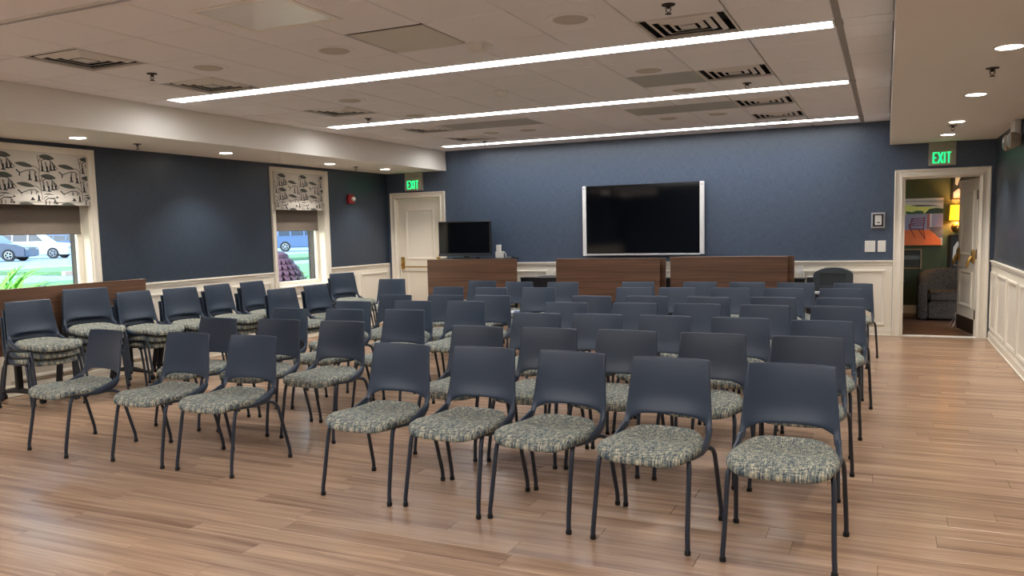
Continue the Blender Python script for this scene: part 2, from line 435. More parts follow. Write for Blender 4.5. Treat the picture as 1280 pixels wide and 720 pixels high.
lspans = [(YF, WINS[0][0] - cl, .0, RAIL - .02), (WINS[0][1] + cl, WINS[1][0] - cl, 0, RAIL - .02), (WINS[1][1] + cl, -.001, 0, RAIL - .02), (WINS[0][0] - cl, WINS[0][1] + cl, 0, WB - .1), (WINS[1][0] - cl, WINS[1][1] + cl, 0, WB - .1)]
lpan = [(-.86, -.12, .14, .845), (-1.52, -.98, .14, .845), (-2.68, -1.78, .14, .62), (-3.66, -2.94, .14, .845), (-4.5, -3.78, .14, .845), (-5.4, -4.62, .14, .845), (-6.6, -5.72, .14, .62), (-7.7, -6.95, .14, .845), (-8.6, -7.85, .14, .845), (-9.5, -8.75, .14, .845)]
wains(wl, mpL(0), lspans, lpan, [(YF, WINS[0][0] - cl), (WINS[0][1] + cl, WINS[1][0] - cl), (WINS[1][1] + cl, -.035)])
base('baseboard_left', mpL(.010), [(YF, -.035)])
bsp = [(.001, .03, 0, RAIL - .02), (DL[1] + .1, DR[0] - .115, 0, RAIL - .02)]
bpan = [(1.22, 1.93, .14, .85), (2.05, 2.84, .14, .85), (2.95, 3.9, .14, .85), (4.02, 4.78, .14, .85), (4.9, 5.6, .14, .85), (5.72, 6.42, .14, .85), (6.54, 7.54, .13, .855)]
wains(wb, mpB(0), bsp[1:], bpan, [(DL[1] + .1, DR[0] - .115)])
base('baseboard_back', mpB(-.010), [(DL[1] + .1, DR[0] - .115)])
rpan = [(-.62, -.08, .13, .84), (-1.50, -.72, .13, .84), (-2.30, -1.60, .13, .84), (-3.10, -2.40, .13, .84), (-3.90, -3.20, .13, .84), (-4.7, -4.0, .13, .84), (-5.5, -4.8, .13, .84)]
wains(wr, mpR(W), [(YF, -.001, 0, RAIL - .02)], rpan, [(YF, -.035)])
base('baseboard_right', mpR(W - .010), [(YF, -.035)])

# ------------------------------------------------------------------ windows
CP = [(0, 0), (0, .026), (.012, .032), (.024, .026), (.04, .018), (.062, .016), (.072, .022), (.085, .012), (.085, 0)]
def window(n, ya, yb):
    w = empty('window_%d' % n, kind='structure')
    mp = mpL(0)
    MB().casing(ya - .085, yb + .085, .69, WT + .085, CP, mp).obj('casing', M_WHITE, w)
    e = .002
    MB().box(-T_IN, yb - .012, WB, .001, yb + e, WT).obj('jamb', M_WHITE, w)
    MB().box(-T_IN, ya - e, WB, .001, ya + .012, WT).obj('jamb', M_WHITE, w)
    MB().box(-T_IN, ya, WT - .012, .001, yb, WT + e).obj('jamb', M_WHITE, w)
    MB().box(-T_IN - .02, ya - .0, WB - .02, .06, yb + .0, WB + .004).obj('sill', M_WHITE, w, bevel=.006)
    MB().box(.0105, ya - .08, WB - .105, .028, yb + .08, WB - .022).obj('apron', M_WHITE, w, bevel=.004)
    s = MB().ring((ya + .0125, WB + .005, yb - .0125, WT - .013), [(0, 0), (0, .04), (.045, .04), (.055, .03), (.055, 0)], lambda a, b, o: (-T_IN + .005 + o, a, b)).obj('sash', M_WHITE, w)
    MB().box(-T_IN + .018, ya + .06, WB + .055, -T_IN + .022, yb - .06, WT - .06).obj('pane', M_GLASS, s)
    MB().box(-T_OUT - .03, ya - .0, WB - .05, -T_IN - .022, yb + .0, WB - .005).obj('outer_sill', M_BRICK, w)
    return w
window(1, *WINS[0]); window(2, *WINS[1])

def roman_shade(ya, yb, label):
    t = thing('roman_shade', label, 'window shade', (0, 0, 1.82), 0, 'patterned roman shades')
    zt = .51
    # front cloth with one stacked fold and a hem, seen side-on: (out, z)
    prof = [(.036, zt), (.040, .30), (.044, .10), (.062, .094), (.060, .03), (.050, .035), (.054, .0), (.046, .0), (.040, .05), (.034, .09), (.030, .30), (.028, zt)]
    mb = MB(); n = len(prof)
    mb.add([(x, ya, z) for x, z in prof] + [(x, yb, z) for x, z in prof], [tuple(range(n)), tuple(range(n, 2 * n))[::-1]] + [(i, (i + 1) % n, n + (i + 1) % n, n + i) for i in range(n)])
    mb.obj('cloth', M_LINEN, t)
    MB().box(.027, ya - .005, zt - .02, .038, yb + .005, zt + .003).obj('head_rail', M_LINEN, t)
    def X(z): return (.0448 if z > .095 else (.0628 if z > .032 else .0562)) + (.0 if z <= .1 else -(z - .1) * .022) 
    pr, lf = MB(), MB()
    def leaf(mb, y, z, l, h, ang):
        pts = []
        for i in range(9):
            s = i / 8; pts.append((s * l, h * math.sin(PI * s) ** .8))
        for i in range(7, 0, -1):
            s = i / 8; pts.append((s * l, -h * .65 * math.sin(PI * s) ** .8))
        c, sn = math.cos(ang), math.sin(ang)
        q = [(y + a * c - b * sn, z + a * sn + b * c) for a, b in pts]
        if min(v[0] for v in q) < ya or max(v[0] for v in q) > yb or max(v[1] for v in q) > zt or min(v[1] for v in q) < .002: 
            q = [(min(max(a, ya + .001), yb - .001), min(max(b, .002), zt - .001)) for a, b in q]
        mb.add([(X(b) + .0006, a, b) for a, b in q], [tuple(range(len(q)))])
    def stroke(pts, w):
        for (a, b), (c, d) in zip(pts, pts[1:]):
            L = math.hypot(c - a, d - b)
            if L < 1e-5: continue
            nx, nz = -(d - b) / L * w, (c - a) / L * w
            q = [(a + nx, b + nz), (a - nx, b - nz), (c - nx, d - nz), (c + nx, d + nz)]
            if all(ya < p[0] < yb and .002 < p[1] < zt for p in q): pr.add([(X(p[1]) + .0010, p[0], p[1]) for p in q], [(0, 1, 2, 3)])
    def bell(y, z, l, lean):
        stroke([(y, z), (y + lean * .3, z - l * .45), (y + lean, z - l)], .0034)
        stroke([(y + .008, z - .005), (y + .008 + lean * .5, z - l * .5), (y + lean + .012, z - l)], .0026)
        stroke([(y + lean + .004, z - l * .55), (y + lean + .006, z - l * 1.02)], .0095)
        for d in (-.016, -.004, .010, .022): stroke([(y + lean + .004, z - l), (y + lean + .004 + d, z - l - .022)], .0042)
    stems = [-6.17 + .443 * i for i in range(-1, 3)] if ya < -4 else [-2.73, -2.285, -1.84]
    for si, ys in enumerate(stems):
        if not ya < ys < yb + .1: continue
        stroke([(ys - .006 * math.sin(i * .9), i * .03) for i in range(0, 18)], .0032)
        for j in range(4):
            zz = .44 - j * .19
            leaf(lf, ys + .005, zz + .03, .17, .030, R(-6)); stroke([(ys, zz - .03), (ys + .02, zz + .01), (ys + .06, zz + .03)], .0028)
            leaf(lf, ys - .245, zz - .05, .19, .026, R(-8)); stroke([(ys - .06, zz - .065), (ys - .02, zz - .085), (ys, zz - .11)], .0028)
            arc = [(ys + .02, zz - .02), (ys + .06, zz + .005), (ys + .12, zz + .0), (ys + .165, zz - .045), (ys + .2, zz - .09)]
            stroke(arc, .0036)
            arc = [(ys - .02, zz - .13), (ys - .06, zz - .105), (ys - .12, zz - .11), (ys - .2, zz - .14)]
            stroke(arc, .0036)
            stroke([(ys - .2, zz - .14), (ys - .235, zz - .11)], .006); stroke([(ys - .2, zz - .14), (ys - .205, zz - .17)], .006)
            bell(ys + .03, zz - .02, .075, .0); bell(ys + .07, zz - .02, .08, .012); bell(ys + .125, zz - .015, .07, -.006); bell(ys + .145, zz - .03, .05, .012)
            bell(ys - .1, zz - .115, .07, -.008); bell(ys - .05, zz - .12, .075, .006)
    lf.obj('leaf_print', M_PRINTG, t, kind='stuff'); pr.obj('floral_print', M_PRINT, t, kind='stuff')
    # taupe roller blind behind it
    r = thing('roller_blind', label.split(' printed')[0].replace('roman shade', '') + '', 'window blind', (-.10, 0, 1.53), 0, 'taupe roller blinds')
    MB().box(-.002, WINS[0][0] + .02 if ya < -4 else WINS[1][0] + .02, .02, .0015, (WINS[0][1] if ya < -4 else WINS[1][1]) - .035, .74).obj('cloth', M_SHADE, r)
    MB().box(-.008, WINS[0][0] + .02 if ya < -4 else WINS[1][0] + .02, .0, .008, (WINS[0][1] if ya < -4 else WINS[1][1]) - .035, .022).obj('hem_bar', M_SHADE, r, bevel=.003)
    return t, r
t, r_ = roman_shade(-6.72, -5.645, 'leaf and bellflower print roman shade on the window at far left, nearer the camera')
r_['label'] = 'taupe roller blind half lowered in the far left window showing parked cars'
t, r_ = roman_shade(-2.80, -1.765, 'leaf and bellflower print roman shade on the narrow-looking second window, beside red fire alarm')
r_['label'] = 'taupe roller blind half lowered in the second window, left of the fire alarm'

# ------------------------------------------------------------------ doors
DC = [(0, 0), (0, .03), (.012, .036), (.026, .028), (.05, .022), (.075, .024), (.09, .034), (.104, .018), (.112, .012), (.112, 0)]
# left door, shut
d1 = empty('door_1', kind='structure')
MB().casing(DL[0] - .1, DL[1] + .1, .001, DL[2] + .1, [(i * .9, o) for i, o in DC], mpB(0)).obj('casing', M_WHITE, d1)
MB().box(DL[0], -.001, 0.001, DL[0] + .015, .119, DL[2]).obj('jamb', M_WHITE, d1); MB().box(DL[1] - .015, -.001, 0.001, DL[1], .119, DL[2]).obj('jamb', M_WHITE, d1)
MB().box(DL[0] + .015, -.001, DL[2] - .015, DL[1] - .015, .119, DL[2]).obj('jamb', M_WHITE, d1)
def door_leaf(parent, w, h, t, mp, inv, mat_, zlow=.12, mid=(.86, 1.02)):
    """mp(a,b,o): a across 0..w, b up, o towards the viewer, 0 at the face"""
    mb = MB(); mb.poly([(0, 0), (w, 0), (w, h), (0, h)], -t, mp); leaf = mb.obj('leaf', mat_, parent)
    for (z0, z1) in ((mid[1], h - .15), (zlow + .12, mid[0] - .02)):
        mb = MB(); mb.ring((.13, z0, w - .13, z1), [(0, 0), (0, .010), (.012, .014), (.026, .006), (.04, .002), (.04, 0)], mp); mb.obj('panel_moulding', mat_, leaf)
    return leaf
mp1 = lambda a, b, o: (DL[0] + .018 + a, .042 - o, .008 + b)
lw = DL[1] - DL[0] - .036
leaf1 = door_leaf(d1, lw, DL[2] - .028, .045, mp1, 1, M_WHITE)
# exit bar: brass brackets and crossbar
mb = MB(); mb.tube([mp1(.06, .90, .05), mp1(lw - .06, .90, .05)], .011, 10); b_ = mb.obj('push_bar', M_GOLD, leaf1, smooth=40)
for a in (.06, lw - .06):
    mb = MB(); mb.poly([(a - .03, .86), (a + .03, .86), (a + .03, 1.06), (a - .03, 1.06)], .022, mp1)
    mb.tube([mp1(a, 1.0, .022), mp1(a, .95, .06), mp1(a, .90, .055)], .012, 8); mb.obj('bar_bracket', M_GOLD, leaf1, bevel=.004)
for z in (.25, 1.33, 1.78):
    MB().box(DL[1] - .03, .028, z, DL[1] - .012, .040, z + .11).obj('hinge', M_GOLD, d1)

# right door, standing open into the room beyond
d2 = empty('door_2', kind='structure')
MB().casing(DR[0] - .112, DR[1] + .107, .001, DR[2] + .1, DC, mpB(0)).obj('casing', M_WHITE, d2)
MB().box(DR[0], -.001, 0.001, DR[0] + .015, .119, DR[2]).obj('jamb', M_WHITE, d2); MB().box(DR[1] - .015, -.001, 0.001, DR[1], .119, DR[2]).obj('jamb', M_WHITE, d2)
MB().box(DR[0] + .015, -.001, DR[2] - .015, DR[1] - .015, .119, DR[2]).obj('jamb', M_WHITE, d2)
MB().box(DR[0] + .015, -.012, .0005, DR[1] - .015, .12, .008).obj('threshold', M_PLATE, d2)
hx, hy = 8.562, .125; ang = math.atan2(.77, -.135)
dv = Vector((math.cos(ang), math.sin(ang), 0)); nv = Vector((-dv.y, dv.x, 0))
if nv.x > 0: nv = -nv
def mp2(a, b, o):
    p = Vector((hx, hy, .012)) + dv * a + nv * (o + .0); return (p.x, p.y, p.z + b)
leaf2 = door_leaf(d2, .80, 1.975, .045, mp2, 1, M_WHITE, zlow=.22, mid=(.82, 1.0))
mb = MB(); mb.poly([(.01, .01), (.79, .01), (.79, .20), (.01, .20)], .003, mp2); mb.obj('kick_plate', M_BRONZE, leaf2)
mb = MB(); mb.tube([mp2(.07, .86, .075), mp2(.73, .86, .075)], .013, 10); mb.obj('push_bar', M_ALU, leaf2, smooth=40)
for a in (.07, .73):
    mb = MB(); mb.lathe((0, 0, 0), [(.0, 0)], 3) if 0 else None
    pts = [(a + .042 * math.cos(t2 * PI / 8), 1.0 + .085 * math.sin(t2 * PI / 8)) for t2 in range(16)]
    mb.poly(pts, .03, mp2); mb.tube([mp2(a, 1.0, .03), mp2(a, .93, .07), mp2(a, .86, .078)], [.024, .02, .016], 10)
    mb.obj('bar_bracket', M_GOLD, leaf2, bevel=.004, smooth=40)
for z in (.22, .98, 1.72):
    MB().box(DR[1] - .028, .118, z, DR[1] - .008, .132, z + .12).obj('hinge', M_BRONZE, d2)
mb = MB(); mb.poly([(.66, 1.86), (.72, 1.86), (.72, 1.96), (.66, 1.96)], .03, mp2); mb.obj('top_catch', M_WHITE, leaf2)
# cord loops of the door stop
mb = MB()
mb.tube([mp2(.80, .22, .01), mp2(.83, .12, .03), mp2(.84, .03, .09)], .004, 6); mb.tube([mp2(.80, .22, .01), mp2(.78, .1, .02), mp2(.74, .03, .06)], .004, 6)
tag = mb.obj('door_stop_wire', M_ALU, leaf2)

# ------------------------------------------------------------------ room beyond the right door
X0, X1, YB = 6.6, 10.4, 2.98
MB().box(X0, .121, -.03, X1, YB, -.002).obj('floor_beyond', M_FLOOR2, kind='structure')
g1 = MB().box(X0 - .1, YB, 0, X1 + .1, YB + .1, 2.6).obj('wall_beyond_back', M_GREEN, kind='structure')
MB().box(X0 - .1, .121, 0, X0, YB, 2.6).obj('wall_beyond_left', M_GREEN, kind='structure')
MB().box(X1, .121, 0, X1 + .1, YB, 2.6).obj('wall_beyond_right', M_GREEN, kind='structure')
MB().box(X0 - .1, .121, 2.5, X1 + .1, YB + .1, 2.6).obj('ceiling_beyond', M_SOFFIT, kind='structure')
MB().box(X0, YB - .015, -.001, X1, YB, .125).obj('baseboard_beyond', M_WHITE, kind='structure')
# armchair: tub with a sloping wrap-around back
ac = thing('tub_armchair', 'charcoal tweed tub armchair seen through the open doorway', 'armchair', (8.42, 2.32, 0), R(0))
def tub(hw, d0, d1, inset=0):
    pts = []
    for i in range(25):
        t = PI * i / 24
        pts.append((hw * -math.cos(t) if 0 else -math.cos(t) * (hw - inset), None, t))
    return pts
mb = MB(); outer, inner = [], []
N = 28
for i in range(N + 1):
    s = i / N
    # path: left front -> left back arc -> right front
    if s < .2: x, yy = -.44, -.42 + (s / .2) * .45
    elif s > .8: x, yy = .44, -.42 + ((1 - s) / .2) * .45
    else:
        a = PI - (s - .2) / .6 * PI; x, yy = .44 * math.cos(a), .03 + .42 * math.sin(a)
    k = min(1, max(0, (yy + .42) / .87)); top = .56 + .19 * (k ** .9)
    outer.append((x, yy, top)); 
vs = []
for (x, yy, top) in outer:
    L = math.hypot(x, yy - .03) if yy > .03 else abs(x)
    nx, ny = ((x / L, (yy - .03) / L) if yy > .03 else ((1 if x > 0 else -1), 0))
    for (off, zz) in ((0, .03), (.0, top - .06), (-.02, top - .015), (-.06, top), (-.11, top - .015), (-.13, top - .06), (-.13, .3), (-.13, .03)):
        vs.append((x + nx * off, yy + ny * off, zz))
fs = []
for i in range(N):
    for j in range(8): fs.append((i * 8 + j, i * 8 + (j + 1) % 8, (i + 1) * 8 + (j + 1) % 8, (i + 1) * 8 + j))
fs += [tuple(range(8)), tuple(range(N * 8, N * 8 + 8))[::-1]]
mb.add(vs, fs); mb.obj('tub_back', M_CHARCOAL, ac, smooth=50, bevel=.01)
MB().box(-.305, -.42, .03, .305, .3, .27).obj('seat_base', M_CHARCOAL, ac, bevel=.02, smooth=40, seg=2)
MB().box(-.30, -.43, .275, .30, .28, .42).obj('seat_cushion', M_CHARCOAL, ac, bevel=.035, smooth=50, seg=3)
for a in (-.36, .36):
    for b in (-.36, .2): MB().box(a - .03, b - .03, 0, a + .03, b + .03, .032).obj('foot', M_BLACK, ac)
st = thing('side_table', 'dark round side table left of the tub armchair', 'side table', (7.62, 2.45, 0))
MB().lathe((0, 0, .52), [(.20, 0), (.21, .01), (.21, .025), (.20, .03)], 28).obj('table_top', M_BLACK, st, smooth=40)
MB().cyl((0, 0, .02), .02, .5, 12).obj('stem', M_BLACK, st, smooth=40); MB().lathe((0, 0, 0), [(.16, 0), (.15, .015), (.03, .03)], 24).obj('base', M_BLACK, st, smooth=40)
# pictures
def paint(name, rgb, var=.12, sc_=14): return mat(name, lin(rgb), .6, var=var, scale=sc_)
pt = thing('landscape_painting', 'large unframed painting of a red chair on an orange deck before green hills', 'painting', (0, YB, 0))
a0, a1, b0, b1 = 7.22, 8.345, 1.085, 1.825
mb = MB(); mb.poly([(a0, b0), (a1, b0), (a1, b1), (a0, b1)], .035, mpB(0)); mb.obj('canvas', paint('paint_sky', (186, 190, 196)), pt)
def pp(name, col, pts, o=.0355, var=.12):
    mb = MB(); mb.poly(pts, .0012, lambda a, b, q: (a, -o - q, b)); mb.obj(name, paint('paint_' + name, col, var), pt)
pp('grey_cloud', (140, 150, 165), [(a0, 1.77), (7.9, 1.775), (8.2, 1.75), (a1 - .001, 1.745), (a1 - .001, 1.79), (a0, 1.80)])
pp('pale_hill', (206, 218, 128), [(a0, 1.57), (a1 - .001, 1.57), (a1 - .001, 1.66), (8.1, 1.69), (7.95, 1.70), (7.8, 1.735), (a0, 1.72)], .0360)
pp('far_ridge', (46, 62, 60), [(7.88, 1.72), (7.98, 1.70), (8.2, 1.70), (8.33, 1.68), (8.2, 1.715), (8.0, 1.722)], .0375)
pp('dark_hill', (34, 58, 54), [(8.08, 1.58), (a1 - .001, 1.58), (a1 - .001, 1.655), (8.25, 1.67), (8.15, 1.655)], .0375)
pp('green_hill', (56, 88, 74), [(7.82, 1.58), (8.08, 1.58), (8.06, 1.625), (7.98, 1.635), (7.9, 1.61), (7.82, 1.63)], .0390)
pp('mauve_wall', (140, 142, 178), [(a0, 1.3), (a1 - .001, 1.3), (a1 - .001, 1.578), (a0, 1.578)], .0365)
pp('grey_deck', (92, 94, 112), [(8.16, 1.20), (a1 - .001, 1.20), (a1 - .001, 1.37), (8.16, 1.37)], .0380)
pp('white_door', (214, 206, 206), [(8.165, 1.37), (8.185, 1.37), (8.185, 1.578), (8.165, 1.578)], .0395)
pp('red_post', (176, 84, 60), [(8.125, 1.34), (8.15, 1.34), (8.15, 1.578), (8.125, 1.578)], .0395)
pp('orange_floor', (222, 116, 66), [(a0, b0 + .001), (a1 - .02, b0 + .001), (a1 - .02, 1.17), (8.16, 1.33), (a0, 1.33)], .0395)
mb = MB()
def ln(p, q, w=.007):
    mb.tube([(p[0], -.043, p[1]), (q[0], -.043, q[1])], w, 5)
for z in (1.50, 1.465, 1.43, 1.395): ln((7.91, z), (8.08, z + .015), .006)
ln((7.91, 1.52), (7.88, 1.35)); ln((8.085, 1.53), (8.07, 1.34)); ln((7.88, 1.35), (8.07, 1.34)); ln((7.88, 1.35), (7.96, 1.21), .005); ln((8.0, 1.34), (8.1, 1.18), .005); ln((8.07, 1.34), (8.1, 1.18), .005); ln((7.86, 1.42), (7.94, 1.42), .005); ln((7.86, 1.42), (7.88, 1.35), .005)
mb.obj('painted_chair', paint('paint_chair', (128, 44, 60)), pt)
def picture(label, a0, b0, a1, b1, fr, inner, bits):
    t = thing('framed_picture', label, 'picture', (0, YB, 0))
    MB().ring((a0, b0, a1, b1), [(0, 0), (0, .025), (.02, .03), (.03, .018), (.03, 0)], mpB(0)).obj('frame', fr, t)
    mb = MB(); mb.poly([(a0 + .028, b0 + .028), (a1 - .028, b0 + .028), (a1 - .028, b1 - .028), (a0 + .028, b1 - .028)], .012, mpB(0)); mb.obj('picture', inner, t)
    for nm, m_, pts in bits:
        mb = MB(); mb.poly(pts, .002, lambda a, b, q: (a, -.0122 - q, b)); mb.obj(nm, m_, t)
M_FR = mat('worn_wood_frame', lin((112, 92, 66)), .5)
M_PIC = paint('dark_landscape', (44, 46, 44), .5, 8)
picture('small wood-framed dark landscape hung low under the large painting', 7.55, .70, 8.06, 1.03, M_FR, M_PIC, [('pale_band', paint('dusk_band', (96, 100, 100)), [(7.58, .86), (8.03, .86), (8.03, .92), (7.58, .93)])])
M_POST = paint('poster_black', (26, 24, 28), .2); M_POSTW = paint('poster_white', (222, 218, 214)); M_POSTP = paint('poster_mauve', (196, 176, 190))
picture('tall black poster with white brush figure above the yellow lamp', 8.45, 1.775, 8.86, 2.42, M_BLACK, M_POST,
        [('brush_stroke', M_POSTW, [(8.50, 2.03), (8.53, 2.0), (8.56, 2.10), (8.6, 2.2), (8.57, 2.26), (8.53, 2.16), (8.5, 2.14)]), ('mauve_field', M_POSTP, [(8.48, 1.81), (8.8, 1.81), (8.8, 1.9), (8.56, 1.97), (8.48, 1.9)])])
picture('dark framed print with white marks beneath the yellow lamp', 8.43, .55, 8.80, 1.25, M_BRONZE, M_POST,
        [('white_mark', M_POSTW, [(8.49, .85), (8.53, .85), (8.54, 1.0), (8.59, 1.12), (8.55, 1.14), (8.5, 1.05)]), ('white_mark', M_POSTW, [(8.6, .8), (8.66, .78), (8.6, .95), (8.56, .97)])])
# lamp
lp = thing('table_lamp', 'glowing amber drum-shade sconce lamp with round brass ball base', 'lamp', (8.53, YB - .12, 1.28))
MB().lathe((0, 0, 0), [(.03, 0), (.06, .015), (.078, .06), (.078, .085), (.06, .13), (.02, .15), (.012, .16)], 20).obj('ball_base', M_GOLD, lp, smooth=60)
MB().tube([(0, .12, .03), (0, .02, .03)], .012, 8).obj('wall_arm', M_GOLD, lp)
MB().cyl((0, 0, .15), .009, .10, 10).obj('stem', M_BLACK, lp, smooth=40)
shm, nt, b = newmat('amber_lampshade'); b.inputs['Base Color'].default_value = lin((240, 180, 60)) + (1,); b.inputs['Emission Color'].default_value = lin((255, 176, 36)) + (1,); b.inputs['Emission Strength'].default_value = 1.0
MB().lathe((0, 0, .19), [(.108, 0), (.095, .235), (.092, .235), (.105, 0)], 28, closed=True).obj('lamp_shade', shm, lp, smooth=40)
def point(name, loc, e, col=WARM, size=.03):
    l = bpy.data.lights.new(name, 'POINT'); l.energy = e; l.color = col; l.shadow_soft_size = size
    o = bpy.data.objects.new(name, l); COL.objects.link(o); o.location = loc; return o
point('lamp_bulb', (8.53, YB - .12, 1.58), 9, (1.0, .70, .32), .035)
for x, yy in ((7.6, 1.4), (9.4, 1.4)):  # unseen ceiling lights, there to brighten the room beyond
    ft = thing('flush_light', 'unseen small flush ceiling light in the room beyond, %s' % ('left of the doorway' if x < 8 else 'right of the doorway'), 'ceiling light', (x, yy, 2.5))
    MB().lathe((0, 0, -.05), [(.10, 0), (.12, .02), (.12, .05)], 24).obj('glass_dish', emat('dish_glow', (1, .88, .74), 9.0), ft, smooth=40)

# ------------------------------------------------------------------ ceiling fittings
def linear_light(ya, yb, label):
    t = thing('linear_light', label, 'ceiling light', (1.445, (ya + yb) / 2, H), 0, 'linear ceiling lights')
    L = 5.765; w = (yb - ya) / 2
    MB().ring((0, -w + .002, L, w - .002), [(0, -.03), (0, .002), (.012, .002), (.012, -.03)], mpC(0)).obj('frame', M_VENT, t)
    MB().box(.012, -w + .014, .004, L - .012, w - .014, .02).obj('diffuser', M_DIFF, t)
    mb = MB()
    x = .05
    while x < L - .03: mb.box(x, -w + .014, -.004, x + .0025, w - .014, .003); x += .05
    mb.obj('louvre_blades', M_LOUV, t, kind='stuff')
linear_light(-5.885, -5.67, 'nearest and longest-looking white linear ceiling light')
linear_light(-3.49, -3.27, 'middle one of three long white linear ceiling lights')
linear_light(-.735, -.515, 'farthest white linear ceiling light, close to the navy back wall')

def speaker(x, y, label):
    t = thing('ceiling_speaker', label, 'speaker', (x, y, H), 0, 'round ceiling speakers')
    MB().lathe((0, 0, 0), [(.105, 0), (.105, -.006), (.150, -.004), (.152, 0)], 28).obj('bezel', M_TILE, t, smooth=40)
    MB().lathe((0, 0, -.006), [(.108, 0), (.10, -.004), (.02, -.006)], 28).obj('grille', M_SPKGR, t, smooth=60)
for x, y, l in [(4.02, -6.77, 'round ceiling speaker left of the square dark access panel'), (2.87, -6.78, 'round ceiling speaker nearest the two left-hand air diffusers'), (5.76, -6.75, 'largest-looking round ceiling speaker, top centre above nearest light'),
                (5.75, -4.9, 'round ceiling speaker against the grey return grille, between first and second lights'), (2.85, -4.96, 'round ceiling speaker behind the left part of the nearest light'), (5.79, -3.79, 'faint round ceiling speaker just ahead of middle light, right side'),
                (2.84, -3.74, 'faint round ceiling speaker just ahead of middle light, left side'), (2.84, -1.85, 'round ceiling speaker near the farthest light, leftmost of that row'), (3.35, -1.82, 'small dark round ceiling speaker near farthest light, second from left'),
                (5.18, -1.89, 'dark round ceiling speaker near farthest light, third from left'), (5.76, -1.94, 'round ceiling speaker near farthest light, rightmost of that row')]:
    speaker(x, y, l)
def diffuser(x, y, label):
    i, j = cell(x, y); xa, xb = gx[i], gx[i + 1]; ya, yb = gy[j]
    t = thing('air_diffuser', label, 'air vent', ((xa + xb) / 2, (ya + yb) / 2, H), 0, 'square stepped air diffusers')
    w, d = (xb - xa) / 2 - .003, (yb - ya) / 2 - .003; rc = (-w, -d, w, d)
    MB().box(-w, -d, .085, w, d, .095).obj('plenum_box', M_VENTDK, t)
    MB().ring(rc, [(0, -.016), (0, 0), (.014, 0), (.016, -.016)], mpC(0)).obj('frame', M_VENT, t)
    MB().ring(rc, [(.001, -.017), (.017, -.017), (.017, -.084), (.001, -.084)], mpC(0)).obj('neck', M_VENTDK, t)  # neck and box near-black: the recess shade is put into the colour
    for k, (a, b) in enumerate(((.066, .035), (.124, .03), (.180, .025))):
        MB().ring(rc, [(a, -.010), (a + .026, .001), (a + .029, .001), (a + .029, -.002), (a + .026, -.002), (a, -.013)], mpC(0)).obj('vent_cone', M_VENT, t)
    MB().box(-w + .235, -d + .235, -.001, w - .235, d - .235, .005).obj('centre_plate', M_VENT, t) if min(w, d) > .25 else None
    mb = MB(); mb.tube([(-.10, -.06, .02), (-.04, -.03, .03), (-.05, .06, .03)], .003, 6); mb.tube([(.08, -.08, .02), (.05, 0, .03), (.09, .06, .03)], .003, 6); mb.obj('damper_wire', M_ALU, t)
for (x, y), l in zip(DIFFS, ['square air diffuser at far left, nearest the slot', 'square air diffuser touching the left end of nearest light', 'large square air diffuser top right, touching the nearest light',
                             'square air diffuser right of grey grille, ahead of middle light', 'square air diffuser just behind the middle light, right side', 'square air diffuser just ahead of the farthest light, right side',
                             'dark square air diffuser ahead of left end of middle light', 'dark square air diffuser just behind left end of middle light', 'dark square air diffuser by left end of farthest light']):
    diffuser(x, y, l)
for (x, y), l in zip(RETS, ['grey return grille between nearest and middle lights', 'grey return grille behind middle light, left one of right pair', 'grey return grille behind middle light, right one of right pair',
                            'grey return grille behind middle light, beside the dark left diffuser', 'grey return grille behind middle light, right one of left pair']):
    i, j = cell(x, y); xa, xb = gx[i], gx[i + 1]; ya, yb = gy[j]
    t = thing('return_grille', l, 'air vent', ((xa + xb) / 2, (ya + yb) / 2, H), 0, 'grey return grilles')
    w, d = (xb - xa) / 2 - .004, (yb - ya) / 2 - .004
    MB().ring((-w, -d, w, d), [(0, -.012), (0, 0), (.02, 0), (.02, -.012)], mpC(0)).obj('frame', M_GRILL, t)
    mb = MB(); yy = -d + .02
    while yy < d - .02: mb.box(-w + .02, yy, .002, w - .02, yy + .009, .008); yy += .0125
    mb.obj('grille_bars', M_GRILL, t, kind='stuff')
    MB().box(-w + .01, -d + .01, .0085, w - .01, d - .01, .012).obj('backing', M_GRILL, t)
# access panel with open shadow gap, and the bright hatch
t = thing('access_panel', 'dark-edged square access panel left of the white sensor', 'ceiling panel', ((gx[access[0]] + gx[access[0] + 1]) / 2, (-7.09 - 6.47) / 2, H))
w = .5775 / 2
MB().box(-w, -.31, .02, w, .31, .026).obj('dark_recess', M_VENTDK, t)
MB().box(-w + .020, -.286, -.001, w - .004, .302, .006).obj('panel', mat('panel_grey', lin((206, 202, 192)), .45), t, bevel=.002)
t = thing('ceiling_hatch', 'bright satin square ceiling hatch with pale frame, top left of ceiling', 'ceiling panel', (4.245, -7.70, H))
MB().ring((-.33, -.30, .33, .27), [(0, 0), (0, .006), (.03, .006), (.035, .002), (.035, 0)], mpC(0)).obj('frame', M_PLATE, t)
MB().box(-.291, -.261, -.003, .291, .231, -.0005).obj('panel', mat('satin_white_panel', lin((236, 238, 236)), .25, spec=1.0), t)
t = thing('sensor', 'small white ceiling sensor box right of the dark-edged access panel', 'sensor', (4.97, -6.43, H))
MB().lathe((0, 0, 0), [(.075, 0), (.075, -.012), (.06, -.045), (.04, -.055), (.01, -.058)], 8).obj('housing', M_PLATE, t); MB().box(-.08, -.08, -.006, .08, .08, 0).obj('base_plate', M_PLATE, t)
t = thing('smoke_detector', 'small white smoke detector between nearest and middle lights', 'smoke detector', (4.29, -4.63, H))
MB().lathe((0, 0, 0), [(.07, 0), (.07, -.015), (.055, -.03), (.05, -.042), (.01, -.045)], 24).obj('housing', M_PLATE, t, smooth=40)
